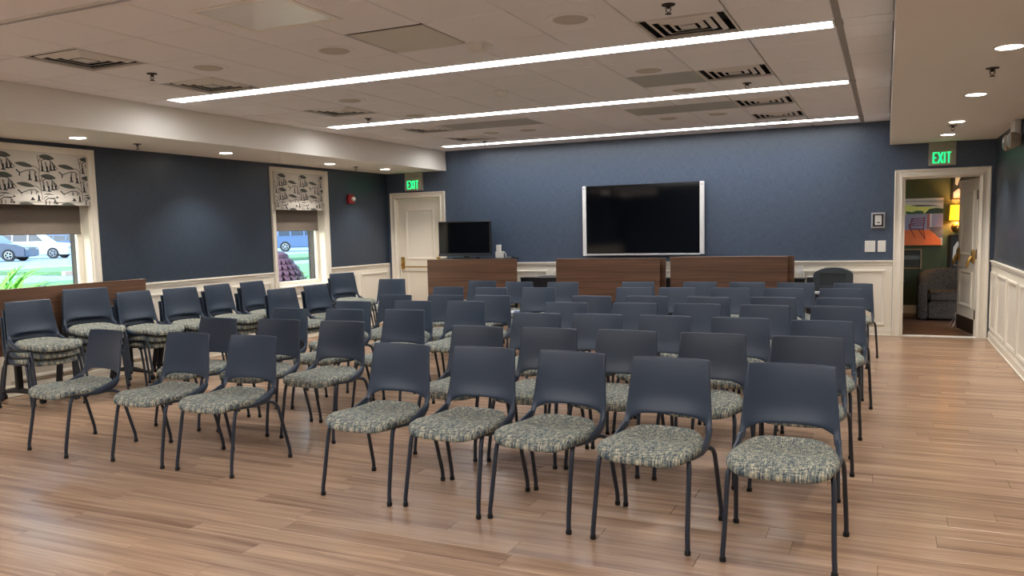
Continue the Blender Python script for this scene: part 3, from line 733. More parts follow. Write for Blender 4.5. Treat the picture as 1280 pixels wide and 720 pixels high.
def sprinkler(x, y, z, label):
    t = thing('sprinkler', label, 'sprinkler', (x, y, z), 0, 'ceiling sprinklers')
    MB().lathe((0, 0, 0), [(.040, 0), (.038, -.006), (.015, -.010)], 16).obj('escutcheon', M_METAL_DARK, t, smooth=40)
    mb = MB(); mb.cyl((0, 0, -.024), .009, .02, 8); mb.tube([(-.012, 0, -.012), (-.014, 0, -.035), (0, 0, -.05)], .003, 6); mb.tube([(.012, 0, -.012), (.014, 0, -.035), (0, 0, -.05)], .003, 6); mb.obj('frame_arms', M_METAL_DARK, t)
    MB().cyl((0, 0, -.055), .019, .003, 12).obj('deflector', M_METAL_DARK, t)
for x, y, z, l in [(6.37, -6.77, H, 'black sprinkler above the large top right diffuser'), (2.33, -6.82, H, 'black sprinkler between the two left-hand diffusers'), (2.27, -3.81, H, 'sprinkler just ahead of the left end of the middle light'),
                   (6.37, -3.83, H, 'sprinkler just ahead of the middle light, right side'), (2.28, -.91, H, 'sprinkler just ahead of farthest light, left end'), (6.37, -.93, H, 'sprinkler just ahead of farthest light, right end'),
                   (8.14, -1.91, HS, 'sprinkler between downlights over the open doorway'), (8.14, -5.38, HS, 'sprinkler under the right soffit nearest the camera'),
                   (.53, -5.42, HS, 'sprinkler under left soffit above the first window'), (.52, -1.59, HS, 'sprinkler under left soffit near the fire alarm')]:
    sprinkler(x, y, z, l)
def downlight(x, y, label, e=SPOT_W):
    t = thing('downlight', label, 'downlight', (x, y, HS), 0, 'recessed round downlights')
    MB().lathe((0, 0, 0), [(.088, 0), (.088, -.004), (.07, -.006), (.068, 0)], 28).obj('trim_ring', M_PLATE, t, smooth=40)
    MB().lathe((0, 0, 0), [(.068, -.0065), (.064, -.008), (.01, -.0085)], 24).obj('lens', M_DL, t, smooth=60)
    l = bpy.data.lights.new('downlight_beam', 'SPOT'); l.energy = e; l.color = WARM; l.spot_size = R(110); l.spot_blend = .7; l.shadow_soft_size = .06
    o = bpy.data.objects.new('downlight_beam', l); COL.objects.link(o); o.location = (x, y, HS - .02)
for x, y, l in [(.55, -6.12, 'downlight under left soffit above the first window'), (.56, -4.21, 'downlight under left soffit between the two windows'), (.57, -2.27, 'downlight under left soffit above the second window'), (.60, -.95, 'downlight under left soffit next to the left exit sign'),
                (8.15, -.97, 'downlight under right soffit nearest the right exit sign'), (8.15, -2.29, 'second downlight from the right exit sign'), (8.15, -4.19, 'third downlight from the right exit sign'), (8.15, -6.09, 'downlight under right soffit at the right picture edge')]:
    downlight(x, y, l)
for x in (.56, 8.15):  # more downlights assumed out of view, added for their light
    for y in (-8.1, -10.1, -12.2):
        downlight(x, y, 'added unseen downlight under the %s soffit, %s' % ('left' if x < 1 else 'right', {-8.1: 'just out of the picture', -10.1: 'beside the camera', -12.2: 'behind the camera'}[y]))
linear_light(-9.8, -9.585, 'added unseen white linear ceiling light just out of the picture, level with the camera')  # unseen linear lights added to light the room from the camera side
linear_light(-11.2, -10.985, 'added unseen white linear ceiling light above the camera')
linear_light(-12.6, -12.385, 'added unseen white linear ceiling light behind the camera')

# ------------------------------------------------------------------ signs and small wall fittings
def exit_sign(xa, xb, z0, z1, ztop, label):
    t = thing('exit_sign', label, 'exit sign', ((xa + xb) / 2, -.012, z0), 0, 'green exit signs')
    w = (xb - xa) / 2
    MB().box(-w, -.05, 0, w, .011, z1 - z0).obj('housing', M_EXITBOX, t, bevel=.004)
    MB().box(-w, -.044, z1 - z0 + .002, w, .011, ztop - z0 - .002).obj('mounting_box', M_EXITBOX, t, bevel=.003)
    # letters from bars
    mb = MB(); h = (z1 - z0) * .62; zb = (z1 - z0) * .14; cw = w * 2 * .155; s = cw * .30; d0, d1 = -.0535, -.050
    def bar(x0, z0_, x1, z1_): mb.box(x0, d0, z0_, x1, d1, z1_)
    x = -w * .70
    bar(x, zb, x + s, zb + h); bar(x, zb, x + cw, zb + s * .8); bar(x, zb + h / 2 - s * .4, x + cw * .85, zb + h / 2 + s * .4); bar(x, zb + h - s * .8, x + cw, zb + h)
    x += cw * 1.3
    for (xa_, xb_) in ((x, x + cw), (x + cw, x)):
        dx = s * .62; mb.poly([(xa_ - dx, zb), (xa_ + dx, zb), (xb_ + dx, zb + h), (xb_ - dx, zb + h)], .0035, lambda a, b, o: (a, -.050 - o, b))
    x += cw * 1.35; bar(x, zb, x + s, zb + h)
    x += cw * .62; bar(x, zb + h - s * .8, x + cw, zb + h); bar(x + cw / 2 - s / 2, zb, x + cw / 2 + s / 2, zb + h)
    mb.obj('exit_lettering', M_EXIT, t)
exit_sign(.385, .705, 2.146, 2.355, 2.436, 'green EXIT sign above the closed left door')
exit_sign(8.0, 8.302, 2.148, 2.360, 2.436, 'green EXIT sign above the open right doorway')

tv = thing('wall_television', 'large black flat screen mounted on the navy wall between white side bars', 'television', (4.345, -.001, 1.067))
MB().box(-.835, -.085, .03, .83, -.04, 1.02).obj('panel_back', M_BLACK, tv, bevel=.008)
MB().box(-.83, -.092, .035, .825, -.0855, 1.015).obj('screen', M_SCREEN, tv)
MB().box(-.89, -.10, 0, -.836, -.05, 1.022).obj('side_bar', M_ALUW, tv, bevel=.004); MB().box(.831, -.10, .015, .89, -.05, 1.022).obj('side_bar', M_ALUW, tv, bevel=.004)
MB().box(-.835, -.10, .0, .83, -.06, .028).obj('bottom_bar', M_ALU, tv, bevel=.004)
MB().box(-.3, -.04, .3, .3, 0, .75).obj('wall_bracket', M_BLACK, tv)
for x in (-.863, .861): MB().cyl((x, -.102, .98), .008, .003, 12, 'Y').obj('bolt_cap', M_BLACK, tv)

t = thing('thermostat', 'white thermostat in a clear guard above the light switches', 'thermostat', (7.44, -.001, 1.39))
MB().ring((-.082, 0, .082, .20), [(0, 0), (0, .035), (.018, .04), (.022, .02), (.022, 0)], mpB(0)).obj('guard_frame', M_ALU, t)
MB().box(-.06, -.006, .022, .06, 0, .178).obj('back_plate', M_BLACK, t)
MB().box(-.038, -.03, .04, .042, -.006, .165).obj('thermostat_body', M_PLATE, t, bevel=.004); MB().box(-.012, -.032, .065, .022, -.0302, .078).obj('display', M_BLACK, t)
t = thing('light_switch', 'wider double light switch plate below thermostat', 'light switch', (7.35, -.001, 1.085), 0, 'light switches')
MB().box(-.062, -.008, 0, .062, 0, .145).obj('plate', M_PLATE, t, bevel=.003)
for x in (-.028, .028):
    rk = MB().box(x - .018, -.013, .04, x + .018, -.008, .105).obj('rocker', M_PLATE, t, bevel=.002)
t = thing('light_switch', 'narrow single light switch plate nearest the open door', 'light switch', (7.488, -.001, 1.085), 0, 'light switches')
MB().box(-.047, -.008, 0, .047, 0, .145).obj('plate', M_PLATE, t, bevel=.003); MB().box(-.018, -.013, .04, .018, -.008, .105).obj('rocker', M_PLATE, t, bevel=.002)
t = thing('wall_outlet', 'white wall outlet beside the rightmost walnut table', 'outlet', (6.50, -.011, .80))
MB().box(-.035, -.007, 0, .035, 0, .115).obj('plate', M_PLATE, t, bevel=.002)
for z in (.025, .07): MB().box(-.012, -.009, z, .012, -.007, z + .02).obj('socket', M_VENT, t)

t = thing('fire_alarm', 'red fire alarm strobe on the navy left wall', 'fire alarm', (.001, -1.06, 1.935))
MB().box(0, -.075, 0, .045, .075, .14).obj('housing', M_RED, t, bevel=.01); MB().lathe((.045, .03, .07), [(.035, 0), (.03, .03), (.01, .04)], 16, 'X').obj('strobe_lens', M_PLATE, t, smooth=50)
t = thing('emergency_light', 'white twin-head emergency light high on the right wall at picture edge', 'emergency light', (W - .001, -1.93, 2.2))
MB().box(-.07, -.14, .02, 0, .10, .24).obj('housing', M_PLATE, t, bevel=.01)
for y in (.15, -.2):
    h_ = MB().lathe((-.07, y, .04), [(.02, .06), (.055, .05), (.075, .0), (.08, -.035), (.07, -.045)], 24, 'X').obj('lamp_head', M_EXITBOX, t, smooth=50)
    MB().lathe((-.119, y, .04), [(.062, 0), (.05, -.008), (.01, -.012)], 24, 'X').obj('lens', M_ALU, h_, smooth=60)

# ------------------------------------------------------------------ chairs
def eval_mesh(mb, name, material, mods, smooth=50):
    me = mb.mesh(name, material); o = bpy.data.objects.new('tmp', me); COL.objects.link(o)
    for typ, kw in mods:
        m = o.modifiers.new('m', typ)
        for k_, v_ in kw.items(): setattr(m, k_, v_)
    dg = bpy.context.evaluated_depsgraph_get(); out = bpy.data.meshes.new_from_object(o.evaluated_get(dg)); out.name = name
    bpy.data.objects.remove(o)
    for p in out.polygons: p.use_smooth = True
    out.set_sharp_from_angle(angle=R(smooth))
    return out
def interp(tab, t):
    for (a, va), (b, vb) in zip(tab, tab[1:]):
        if t <= b: 
            k_ = (t - a) / (b - a) if b > a else 0
            return va + (vb - va) * max(0, k_)
    return tab[-1][1]
# backrest: (z, y) profile and half widths
BY = [(.43, .128), (.46, .152), (.49, .168), (.53, .182), (.60, .195), (.68, .207), (.75, .220), (.812, .236)]
BW = [(.43, .231), (.46, .230), (.53, .2235), (.62, .215), (.72, .206), (.812, .200)]
def back_mesh():
    mb = MB(); us = [-1, -.95, -.855, -.66, -.44, -.22, 0, .22, .44, .66, .855, .95, 1]
    zs = [.452, .466, .48, .50, .522, .555, .60, .66, .72, .77, .800, .812]
    idx = {}
    for j, z in enumerate(zs):
        for i, u in enumerate(us):
            hw = interp(BW, z); yy = interp(BY, z) + .030 * (1 - abs(u) ** 2.2) * min(1, max(0, (z - .45) / .15))
            zz = z
            if z >= .80: zz = z - .004 * abs(u) ** 6 - .003 * (1 - u * u)
            if j == 4: zz = z + .010 * (abs(u) < .75) * (1 - abs(u)) - .028 * (abs(u) > .7) * (abs(u) < .9)
            # posts narrow inwards at the bottom
            idx[i, j] = len(mb.v); mb.v.append((u * hw, yy, zz))
    for j in range(len(zs) - 1):
        for i in range(len(us) - 1):
            if j < 4 and 2 <= i <= 9: continue
            mb.f.append((idx[i, j], idx[i + 1, j], idx[i + 1, j + 1], idx[i, j + 1]))
    return eval_mesh(mb, 'backrest', M_SHELL, [('SOLIDIFY', dict(thickness=.013, offset=0)), ('SUBSURF', dict(levels=1, render_levels=1))], 60)
def seat_outline(t, grow=0.0):
    """closed outline, t 0..1 -> x,y: broad rounded front, narrower back"""
    a = 2 * PI * t; c, s = math.cos(a), math.sin(a)
    n = 4.6 if s < 0 else 4.0
    x = math.copysign(abs(c) ** (2 / n), c); yv = math.copysign(abs(s) ** (2 / n), s)
    hw = .234 - .034 * max(0, yv) ** 1.3 + grow
    return x * hw, -.045 + yv * (.228 + grow)
SEATZ = [(-.28, .426), (-.255, .441), (-.22, .454), (-.15, .460), (-.05, .455), (.04, .452), (.10, .459), (.15, .474), (.19, .490)]
def cushion_mesh():
    mb = MB(); n = 40; rings = [(0.0, 0), (.35, 0), (.62, 0), (.82, .001), (.93, .005), (.985, .014), (1.0, .028), (.99, .042), (.95, .050), (.6, .052)]
    for k_, (rr, dz) in enumerate(rings):
        for i in range(n):
            x, yv = seat_outline(i / n); x *= rr; yv = -.045 + (yv + .045) * rr
            mb.v.append((x, yv, interp(SEATZ, yv) + .006 * (abs(x) / .22) ** 2 * (1 if k_ < 4 else .6) - dz))
    for k_ in range(len(rings) - 1):
        for i in range(n): mb.f.append((k_ * n + i, k_ * n + (i + 1) % n, (k_ + 1) * n + (i + 1) % n, (k_ + 1) * n + i))
    mb.f.append(tuple(range((len(rings) - 1) * n, len(rings) * n))[::-1])
    bm_fix = mb
    me = bm_fix.mesh('seat', M_TWEED)
    bm = bmesh.new(); bm.from_mesh(me); bmesh.ops.remove_doubles(bm, verts=bm.verts, dist=.0002); bmesh.ops.recalc_face_normals(bm, faces=bm.faces); bm.to_mesh(me); bm.free()
    for p in me.polygons: p.use_smooth = True
    return me
def pan_mesh():
    mb = MB(); n = 32
    for k_, (rr, dz) in enumerate(((.955, -.034), (.965, -.045), (.90, -.056), (.5, -.060))):
        for i in range(n):
            x, yv = seat_outline(i / n); x *= rr; yv = -.045 + (yv + .045) * rr
            mb.v.append((x, yv, interp(SEATZ, yv) + dz + (.0 if yv < .1 else 0)))
    for k_ in range(3):
        for i in range(n): mb.f.append((k_ * n + i, k_ * n + (i + 1) % n, (k_ + 1) * n + (i + 1) % n, (k_ + 1) * n + i))
    mb.f.append(tuple(range(3 * n, 4 * n))[::-1]); mb.f.append(tuple(range(n)))
    # side arms sweeping up from the seat edge into the back posts
    for sx in (-1, 1):
        rings_ = [(-.13, .214, .408, .008, .008), (-.06, .221, .409, .012, .014), (.0, .2265, .413, .013, .021), (.06, .2265, .424, .0135, .027), (.11, .222, .441, .014, .028), (.142, .219, .460, .0145, .025), (.160, .217, .480, .0145, .018)]
        base_ = len(mb.v); m = 10
        for q, (yv, x, z, hx_, hz_) in enumerate(rings_):
            tilt = [0, 0, .08, .2, .45, .8, 1.2][q]
            for k_ in range(m):
                a = 2 * PI * k_ / m; p_, r_2 = math.cos(a) * hx_, math.sin(a) * hz_
                mb.v.append((sx * (x + p_), yv - r_2 * math.sin(tilt), z + r_2 * math.cos(tilt)))
        for q in range(len(rings_) - 1):
            for k_ in range(m): mb.f.append((base_ + q * m + k_, base_ + q * m + (k_ + 1) % m, base_ + (q + 1) * m + (k_ + 1) % m, base_ + (q + 1) * m + k_))
        mb.f.append(tuple(range(base_, base_ + m))[::-1]); mb.f.append(tuple(range(base_ + (len(rings_) - 1) * m, base_ + len(rings_) * m)))
    me = mb.mesh('seat_shell', M_SHELL, smooth=50); return me
def spline(pts, n=5):
    out = []
    P = [Vector(p) for p in pts]
    for i in range(len(P) - 1):
        p0, p1, p2, p3 = P[max(i - 1, 0)], P[i], P[i + 1], P[min(i + 2, len(P) - 1)]
        for k_ in range(n):
            t = k_ / n
            out.append(.5 * ((2 * p1) + (-p0 + p2) * t + (2 * p0 - 5 * p1 + 4 * p2 - p3) * t * t + (-p0 + 3 * p1 - 3 * p2 + p3) * t ** 3))
    out.append(P[-1]); return [tuple(p) for p in out]
def leg_mesh(sx, front):
    if front: pts = [(.185, -.10, .404), (.200, -.14, .404), (.211, -.168, .398), (.217, -.186, .378), (.220, -.200, .33), (.223, -.225, .20), (.2265, -.246, .085), (.229, -.252, .045), (.229, -.253, .016)]
    else: pts = [(.190, .02, .402), (.212, .08, .404), (.232, .125, .398), (.240, .158, .370), (.244, .180, .31), (.248, .212, .19), (.252, .238, .09), (.253, .246, .055), (.253, .248, .016)]
    pts = [(sx * a, b, c) for a, b, c in pts]
    return MB().tube(spline(pts, 3), .0115, 8).mesh('leg', M_LEG, smooth=60)
def foot_mesh(sx, front):
    x, yv = (.229, -.253) if front else (.253, .248)
    return MB().lathe((sx * x, yv, 0), [(.0125, 0), (.0145, .004), (.0145, .016), (.0125, .022)], 10).mesh('foot', M_RUBBER, smooth=40)
ME_BACK, ME_SEAT, ME_PAN = back_mesh(), cushion_mesh(), pan_mesh()
def make_chair():
    t = thing('stacking_chair', 'x', 'chair')
    link('backrest', ME_BACK, t); link('seat', ME_SEAT, t); link('seat_shell', ME_PAN, t)
    for sx in (-1, 1):
        for fr in (True, False):
            l = link('leg', leg_mesh(sx, fr), t); link('foot', foot_mesh(sx, fr), l)
    MB().tube([(-.17, -.10, .386), (.17, -.10, .386)], .010, 8).obj('cross_tube', M_LEG, t, smooth=60)
    cache(t); return t
proto = make_chair(); used = [False]
def place_chair(x, y, rz, label, group, z=0.0):
    if not used[0]: o = proto; used[0] = True
    else: o = copy_tree(proto)
    o.location = (x, y, z); o.rotation_euler = (0, 0, R(rz)); o['label'] = label; o['group'] = group
    return o
# measured top-of-back centres (x, y) and turns, row by row, left to right
RIGHT = {1: [(4.80, -7.45 + 5.55, 5), (5.54, -1.85, 3), (6.08, -1.83, 3), (6.62, -1.88, -1), (7.22, -1.93, -7)],
         2: [(5.01, -2.80, 3), (5.48, -2.76, 3), (6.04, -2.74, 3), (6.58, -2.72, -2), (7.13, -2.70, -5)],
         3: [(4.91, -3.95, 3), (5.45, -3.89, 4), (6.04, -3.90, -2), (6.61, -3.84, 1), (7.18, -3.84, -3)],
         4: [(4.92, -4.68, 3), (5.54, -4.63, 2), (6.08, -4.60, 2), (6.64, -4.62, -4), (7.20, -4.64, -5)],
         5: [(5.02, -5.61, 3), (5.52, -5.59, 0), (6.05, -5.58, -4), (6.60, -5.61, -2), (7.15, -5.68, -2)],
         6: [(4.96, -6.53, -2), (5.49, -6.51, -1), (6.03, -6.51, -3), (6.58, -6.53, -2), (7.13, -6.55, -3)],
         7: [(4.92, -7.45, -3), (5.47, -7.45, -4), (6.01, -7.47, -8), (6.56, -7.53, -4), (7.14, -7.555, 0)]}
LEFT = {1: [(2.65, -1.84, 3), (3.26, -2.0, -3), (3.87, -2.03, 5)], 2: [(2.76, -2.97, 3), (3.35, -3.0, 3), (3.92, -2.93, 3)], 3: [(2.76, -4.14, 1), (3.35, -4.10, 6), (3.87, -4.05, 4)],
        4: [(2.78, -4.93, 1), (3.37, -4.78, 5), (3.91, -4.71, 2)], 5: [(2.64, -5.70, -2), (3.20, -5.65, 0), (3.77, -5.58, 0)], 6: [(2.58, -6.52, -1), (3.18, -6.49, 2), (3.78, -6.48, 1)],
        7: [(2.35, -7.40, -7), (3.13, -7.37, -1), (3.71, -7.37, -1)]}
rown = {7: 'front row', 6: 'second row', 5: 'third row', 4: 'fourth row', 3: 'fifth row', 2: 'sixth row', 1: 'rearmost row'}
c5 = ['leftmost', 'second from left', 'middle', 'second from right', 'rightmost by the open aisle']; c3 = ['left', 'centre', 'right']
for blk, dat, cs, nm in (('R', RIGHT, c5, 'right block of five-wide rows'), ('L', LEFT, c3, 'left block of three-wide rows')):
    for k_ in (7, 6, 5, 4, 3, 2, 1):
        for i, (x, y, a) in enumerate(dat[k_]):
            ox, oy = x + .236 * math.sin(R(a)), y - .240 * math.cos(R(a))
            if blk == 'L': lb = 'navy tweed-seat chair, left block, %s, %s one of three' % (rown[k_], cs[i])
            else: lb = 'navy tweed-seat chair, right block, %s, %s' % (rown[k_], cs[i])
            place_chair(ox, oy, a, lb, 'chairs set out in the ' + nm)
# the single chair by the left door
place_chair(1.03 + .06, -1.55 - .23, 12, 'lone navy tweed-seat chair in front of the closed left door', 'single chairs by the left wall')
STK = [(.54, -6.74, 3, 82, 'nearest the camera at left picture edge'), (.50, -6.12, 4, 66, 'second from left edge, tallest, before the walnut table'), (.59, -5.65, 3, 88, 'third from left edge, at the walnut table end'),
       (.69, -5.14, 3, 80, 'fourth from left edge'), (.71, -4.63, 3, 92, 'fifth from left edge'), (.75, -4.12, 3, 92, 'sixth from left edge, left of second window'),
       (1.34, -4.30, 2, 80, 'low pair under the second window, left one'), (1.36, -3.72, 2, 87, 'low pair under the second window, right one'), (.73, -2.33, 3, 72, 'farthest stack, below the fire alarm')]
for s_i, (x, y, n, a, where) in enumerate(STK):
    for k_ in range(n):
        d = (n - 1 - k_)
        fx, fy = math.sin(R(a)), -math.cos(R(a))        # facing direction
        cx, cy = x + fx * .240 - fx * .045 * d, y + fy * .240 - fy * .045 * d
        pos = 'top' if k_ == n - 1 else ('bottom' if k_ == 0 else ('second from bottom' if (n == 4 and k_ == 1) else ('third from bottom' if n == 4 else 'middle')))
        place_chair(cx, cy, a, '%s navy chair of stack %s' % (pos, where), 'stacked navy chairs along the left wall', z=.065 * k_)

# ------------------------------------------------------------------ flip-top tables
def flip_table(x, y, rz, label, L=1.49, top=1.055, edge=M_WALNUT):
    t = thing('flip_top_table', label, 'table', (x, y, 0), R(rz), 'folded walnut flip-top tables')
    MB().box(-L / 2, -.016, top - .60, L / 2, .014, top).obj('tabletop', edge, t, bevel=.003)
    for sx in (-1, 1):
        xx = sx * (L / 2 - .22)
        MB().box(xx - .03, .02, .10, xx + .03, .06, .74).obj('leg', M_BLACK, t, bevel=.006)
        f = MB().tube([(xx, -.27, .075), (xx, -.05, .10), (xx, .10, .10), (xx, .27, .075)], [.016, .026, .026, .016], 8).obj('foot', M_BLACK, t, smooth=50)
        for yy in (-.27, .27):
            MB().cyl((xx - .016, yy, .028), .028, .032, 16, 'X').obj('caster', M_RUBBER, f, smooth=40)
    MB().box(-L / 2 + .25, .03, .62, L / 2 - .25, .055, .68).obj('crossbar', M_BLACK, t, bevel=.004)
    return t
flip_table(1.93, -.77, 0, 'walnut flip-top table with top upright, in front of the smaller television')
flip_table(4.035, -.77, 0, 'walnut flip-top table with top upright, middle one below the big wall screen')
flip_table(4.105, -.60, 0, 'nested walnut table just behind the middle upright table', top=1.045, L=1.43)
flip_table(5.67, -.77, 0, 'walnut flip-top table with top upright, rightmost at back', top=1.068)
flip_table(5.735, -.60, 0, 'nested walnut table just behind the rightmost upright table', top=1.065)
flip_table(.335, -6.10, 90, 'walnut flip-top table with top upright along left wall under first window', edge=M_WALNUT, L=1.66, top=1.045)

# AV cart with the smaller television
t = thing('av_cart', 'black cart behind the left walnut table carrying the smaller television', 'cart', (1.80, -.30, 0))
MB().box(-.60, -.17, 1.03, .62, .17, 1.055).obj('top_shelf', M_BLACK, t, bevel=.003); MB().box(-.56, -.15, .3, .58, .15, .32).obj('lower_shelf', M_BLACK, t)
for sx in (-.56, .58):
    for yy in (-.14, .14): MB().box(sx - .015, yy - .015, .06, sx + .015, yy + .015, 1.03).obj('leg', M_BLACK, t); MB().cyl((sx - .012, yy, .03), .03, .024, 14, 'X').obj('caster', M_RUBBER, t)
t = thing('television', 'smaller black television standing behind the left walnut table', 'television', (1.65, -.42, 1.0555))
MB().box(-.45, -.02, .035, .45, .03, .57).obj('panel_back', M_BLACK, t, bevel=.01)
MB().box(-.43, -.0225, .085, .43, -.0205, .552).obj('screen', M_SCREEN, t); MB().box(-.45, -.026, .035, .45, -.021, .078).obj('lower_bezel', mat('grey_bezel', lin((48, 54, 62)), .3), t)
MB().box(-.2, -.03, 0, .2, .12, .012).obj('stand_base', M_BLACK, t); MB().box(-.04, .03, .01, .04, .06, .2).obj('stand_neck', M_BLACK, t)
t = thing('power_adapter', 'white plug box standing right of the smaller television', 'adapter', (2.20, -.34, 1.0555))
MB().box(-.06, -.03, 0, .06, .03, .10).obj('body', M_PLATE, t, bevel=.006); MB().box(-.045, -.025, .10, .02, .025, .20).obj('upper_plug', M_PLATE, t, bevel=.004)
MB().tube(spline([(.055, -.03, .09), (.09, -.04, .10), (.12, -.04, .06), (.125, -.03, .008)]), .004, 6).obj('white_cord', M_PLATE, t, smooth=60)
t = thing('media_player', 'flat black box right of the white plug box', 'media box', (2.36, -.32, 1.0555)); MB().box(-.055, -.05, 0, .055, .05, .022).obj('body', M_BLACK, t, bevel=.003); MB().box(-.05, -.052, .006, .05, -.0505, .014).obj('front_strip', M_ALU, t)
# low black console along the wall
t = thing('media_console', 'long low black console behind the walnut tables at back wall', 'console', (4.55, -.155, 0))
MB().box(-2.05, -.10, .02, 2.02, .09, .735).obj('body', M_BLACK, t, bevel=.004); MB().box(-2.06, -.11, .7355, 2.03, .10, .755).obj('top', M_BLACK, t, bevel=.003)
for k_ in range(6): MB().box(-2.03 + k_ * .675, -.106, .05, -1.37 + k_ * .675, -.1005, .72).obj('door', M_BLACK, t, bevel=.002)
t = thing('laptop', 'thin silver-edged closed laptop on the black console', 'laptop', (2.95, -.165, .7555)); MB().box(-.17, -.085, 0, .17, .085, .012).obj('base', M_ALU, t, bevel=.003); MB().box(-.17, -.085, .0125, .17, .085, .019).obj('lid', M_BLACK, t, bevel=.002)
t = thing('equipment_box', 'small black box with silver top at right end of console', 'equipment box', (6.60 + .06, -.17, 0)); MB().box(-.06, -.09, 0, .06, .09, .765).obj('body', M_BLACK, t, bevel=.003); MB().box(-.062, -.092, .7655, .062, .092, .775).obj('lid', M_ALU, t)
# grey moulded case with arched top on a black trolley
t = thing('arched_case', 'dark grey moulded case with arched top before the white wainscot', 'case', (6.93, -.34, 0))
def arch_pts(hw, z0, zs, zt, n=14):
    pts = [(-hw, z0), (hw, z0), (hw, zs)]
    for i in range(1, n):
        a = i / n; xx = hw * (1 - 2 * a); pts.append((xx, zs + (zt - zs) * (1 - (abs(xx) / hw) ** 2.4)))
    pts.append((-hw, zs)); return pts
M_CASE = mat('slate_moulded_plastic', lin((58, 66, 72)), .5)
mb = MB(); mb.poly(arch_pts(.235, .60, .835, .90), .20, lambda a, b, o: (a, .10 - o, b)); mb.obj('body', M_CASE, t, bevel=.014, seg=2, smooth=40)
MB().ring((-.17, .66, .17, .845), [(0, 0), (0, .012), (.012, .012), (.016, 0)], lambda a, b, o: (a, -.10 - o, b)).obj('front_rim', M_CASE, t)
MB().box(-.157, -.106, .673, .157, -.1005, .832).obj('front_panel', mat('slate_panel', lin((44, 52, 58)), .6), t)
MB().box(-.22, -.16, .57, .22, .10, .60).obj('ledge', M_ALU, t, bevel=.004); MB().box(-.20, -.14, .06, .20, .09, .57).obj('trolley_body', M_BLACK, t, bevel=.006)
for sx in (-.17, .17):
    for yy in (-.11, .06): MB().cyl((sx - .012, yy, .03), .03, .024, 14, 'X').obj('caster', M_RUBBER, t)

# loose things on seats
mb = MB(); mb.add([(-.105, -.14, 0), (.105, -.14, .001), (.105, .14, .004), (-.105, .14, .002), (-.105, -.14, .0015), (.105, -.14, .0025), (.105, .14, .0055), (-.105, .14, .0035)], [(0,3,2,1),(4,5,6,7),(0,1,5,4),(1,2,6,5),(2,3,7,6),(3,0,4,7)])
t = thing('leaflets', 'white and blue leaflets lying on a seat in the left block, rear', 'paper', (3.36, -2.02 - .33, .458)); t.rotation_euler = (0, 0, R(20))
mb.obj('sheet', mat('paper_white', lin((225, 228, 232)), .7), t); o = MB().box(-.02, -.13, .005, .10, .02, .0085).obj('blue_sheet', mat('paper_blue', lin((60, 84, 130)), .7), t)
t = thing('black_pouch', 'small black zip pouch on a seat, fifth row of left block', 'pouch', (3.86, -4.34, .455)); MB().box(-.10, -.05, 0, .10, .05, .035).obj('body', M_BLACK, t, bevel=.012, seg=2, smooth=50); MB().box(-.09, -.003, .035, .09, .003, .038).obj('zip', M_ALU, t)

# ------------------------------------------------------------------ outside
GZ = .40
M_ASPH = mat('asphalt', lin((128, 150, 166)), .9, var=.12, scale=1.5)
M_GRASS = mat('lawn', lin((92, 132, 96)), .95, var=.3, scale=8)
M_KERB = mat('kerb', lin((176, 150, 140)), .9, var=.15)
def gslab(name, x0, x1, y0, y1, z, m_, **kw): return MB().box(x0, y0, z - .3, x1, y1, z).obj(name, m_, **kw)
gslab('ground', -170, -T_OUT - .01, -60, 160, GZ - .08, M_ASPH, kind='structure')
gslab('lawn', -12.6, -T_OUT - .011, -40, 60, GZ, M_GRASS, kind='structure')
isl = thing('grass_island', 'grass strip island with brick kerb across the parking lot', 'grass island', (-19.4, 10.0, GZ))
MB().box(-2.4, -3.2, -.07, 2.4, 26, .05).obj('grass', M_GRASS, isl)
for k_ in range(12): MB().box(-2.6, -3.4 + k_ * .45, -.079, -2.41, -3.0 + k_ * .45, .07).obj('kerb_block', M_KERB, isl, bevel=.01)
for k_ in range(12): MB().box(2.41, -3.4 + k_ * .45, -.079, 2.6, -3.0 + k_ * .45, .07).obj('kerb_block', M_KERB, isl, bevel=.01)
M_TYRE = mat('tyre', lin((30, 32, 36)), .8); M_RIM = mat('alloy_rim', lin((170, 176, 184)), .35, metal=.5); M_CARGLASS = mat('tinted_car_glass', lin((28, 40, 52)), .1, spec=.8)
M_TAIL = mat('tail_lamp', lin((170, 40, 44)), .3)
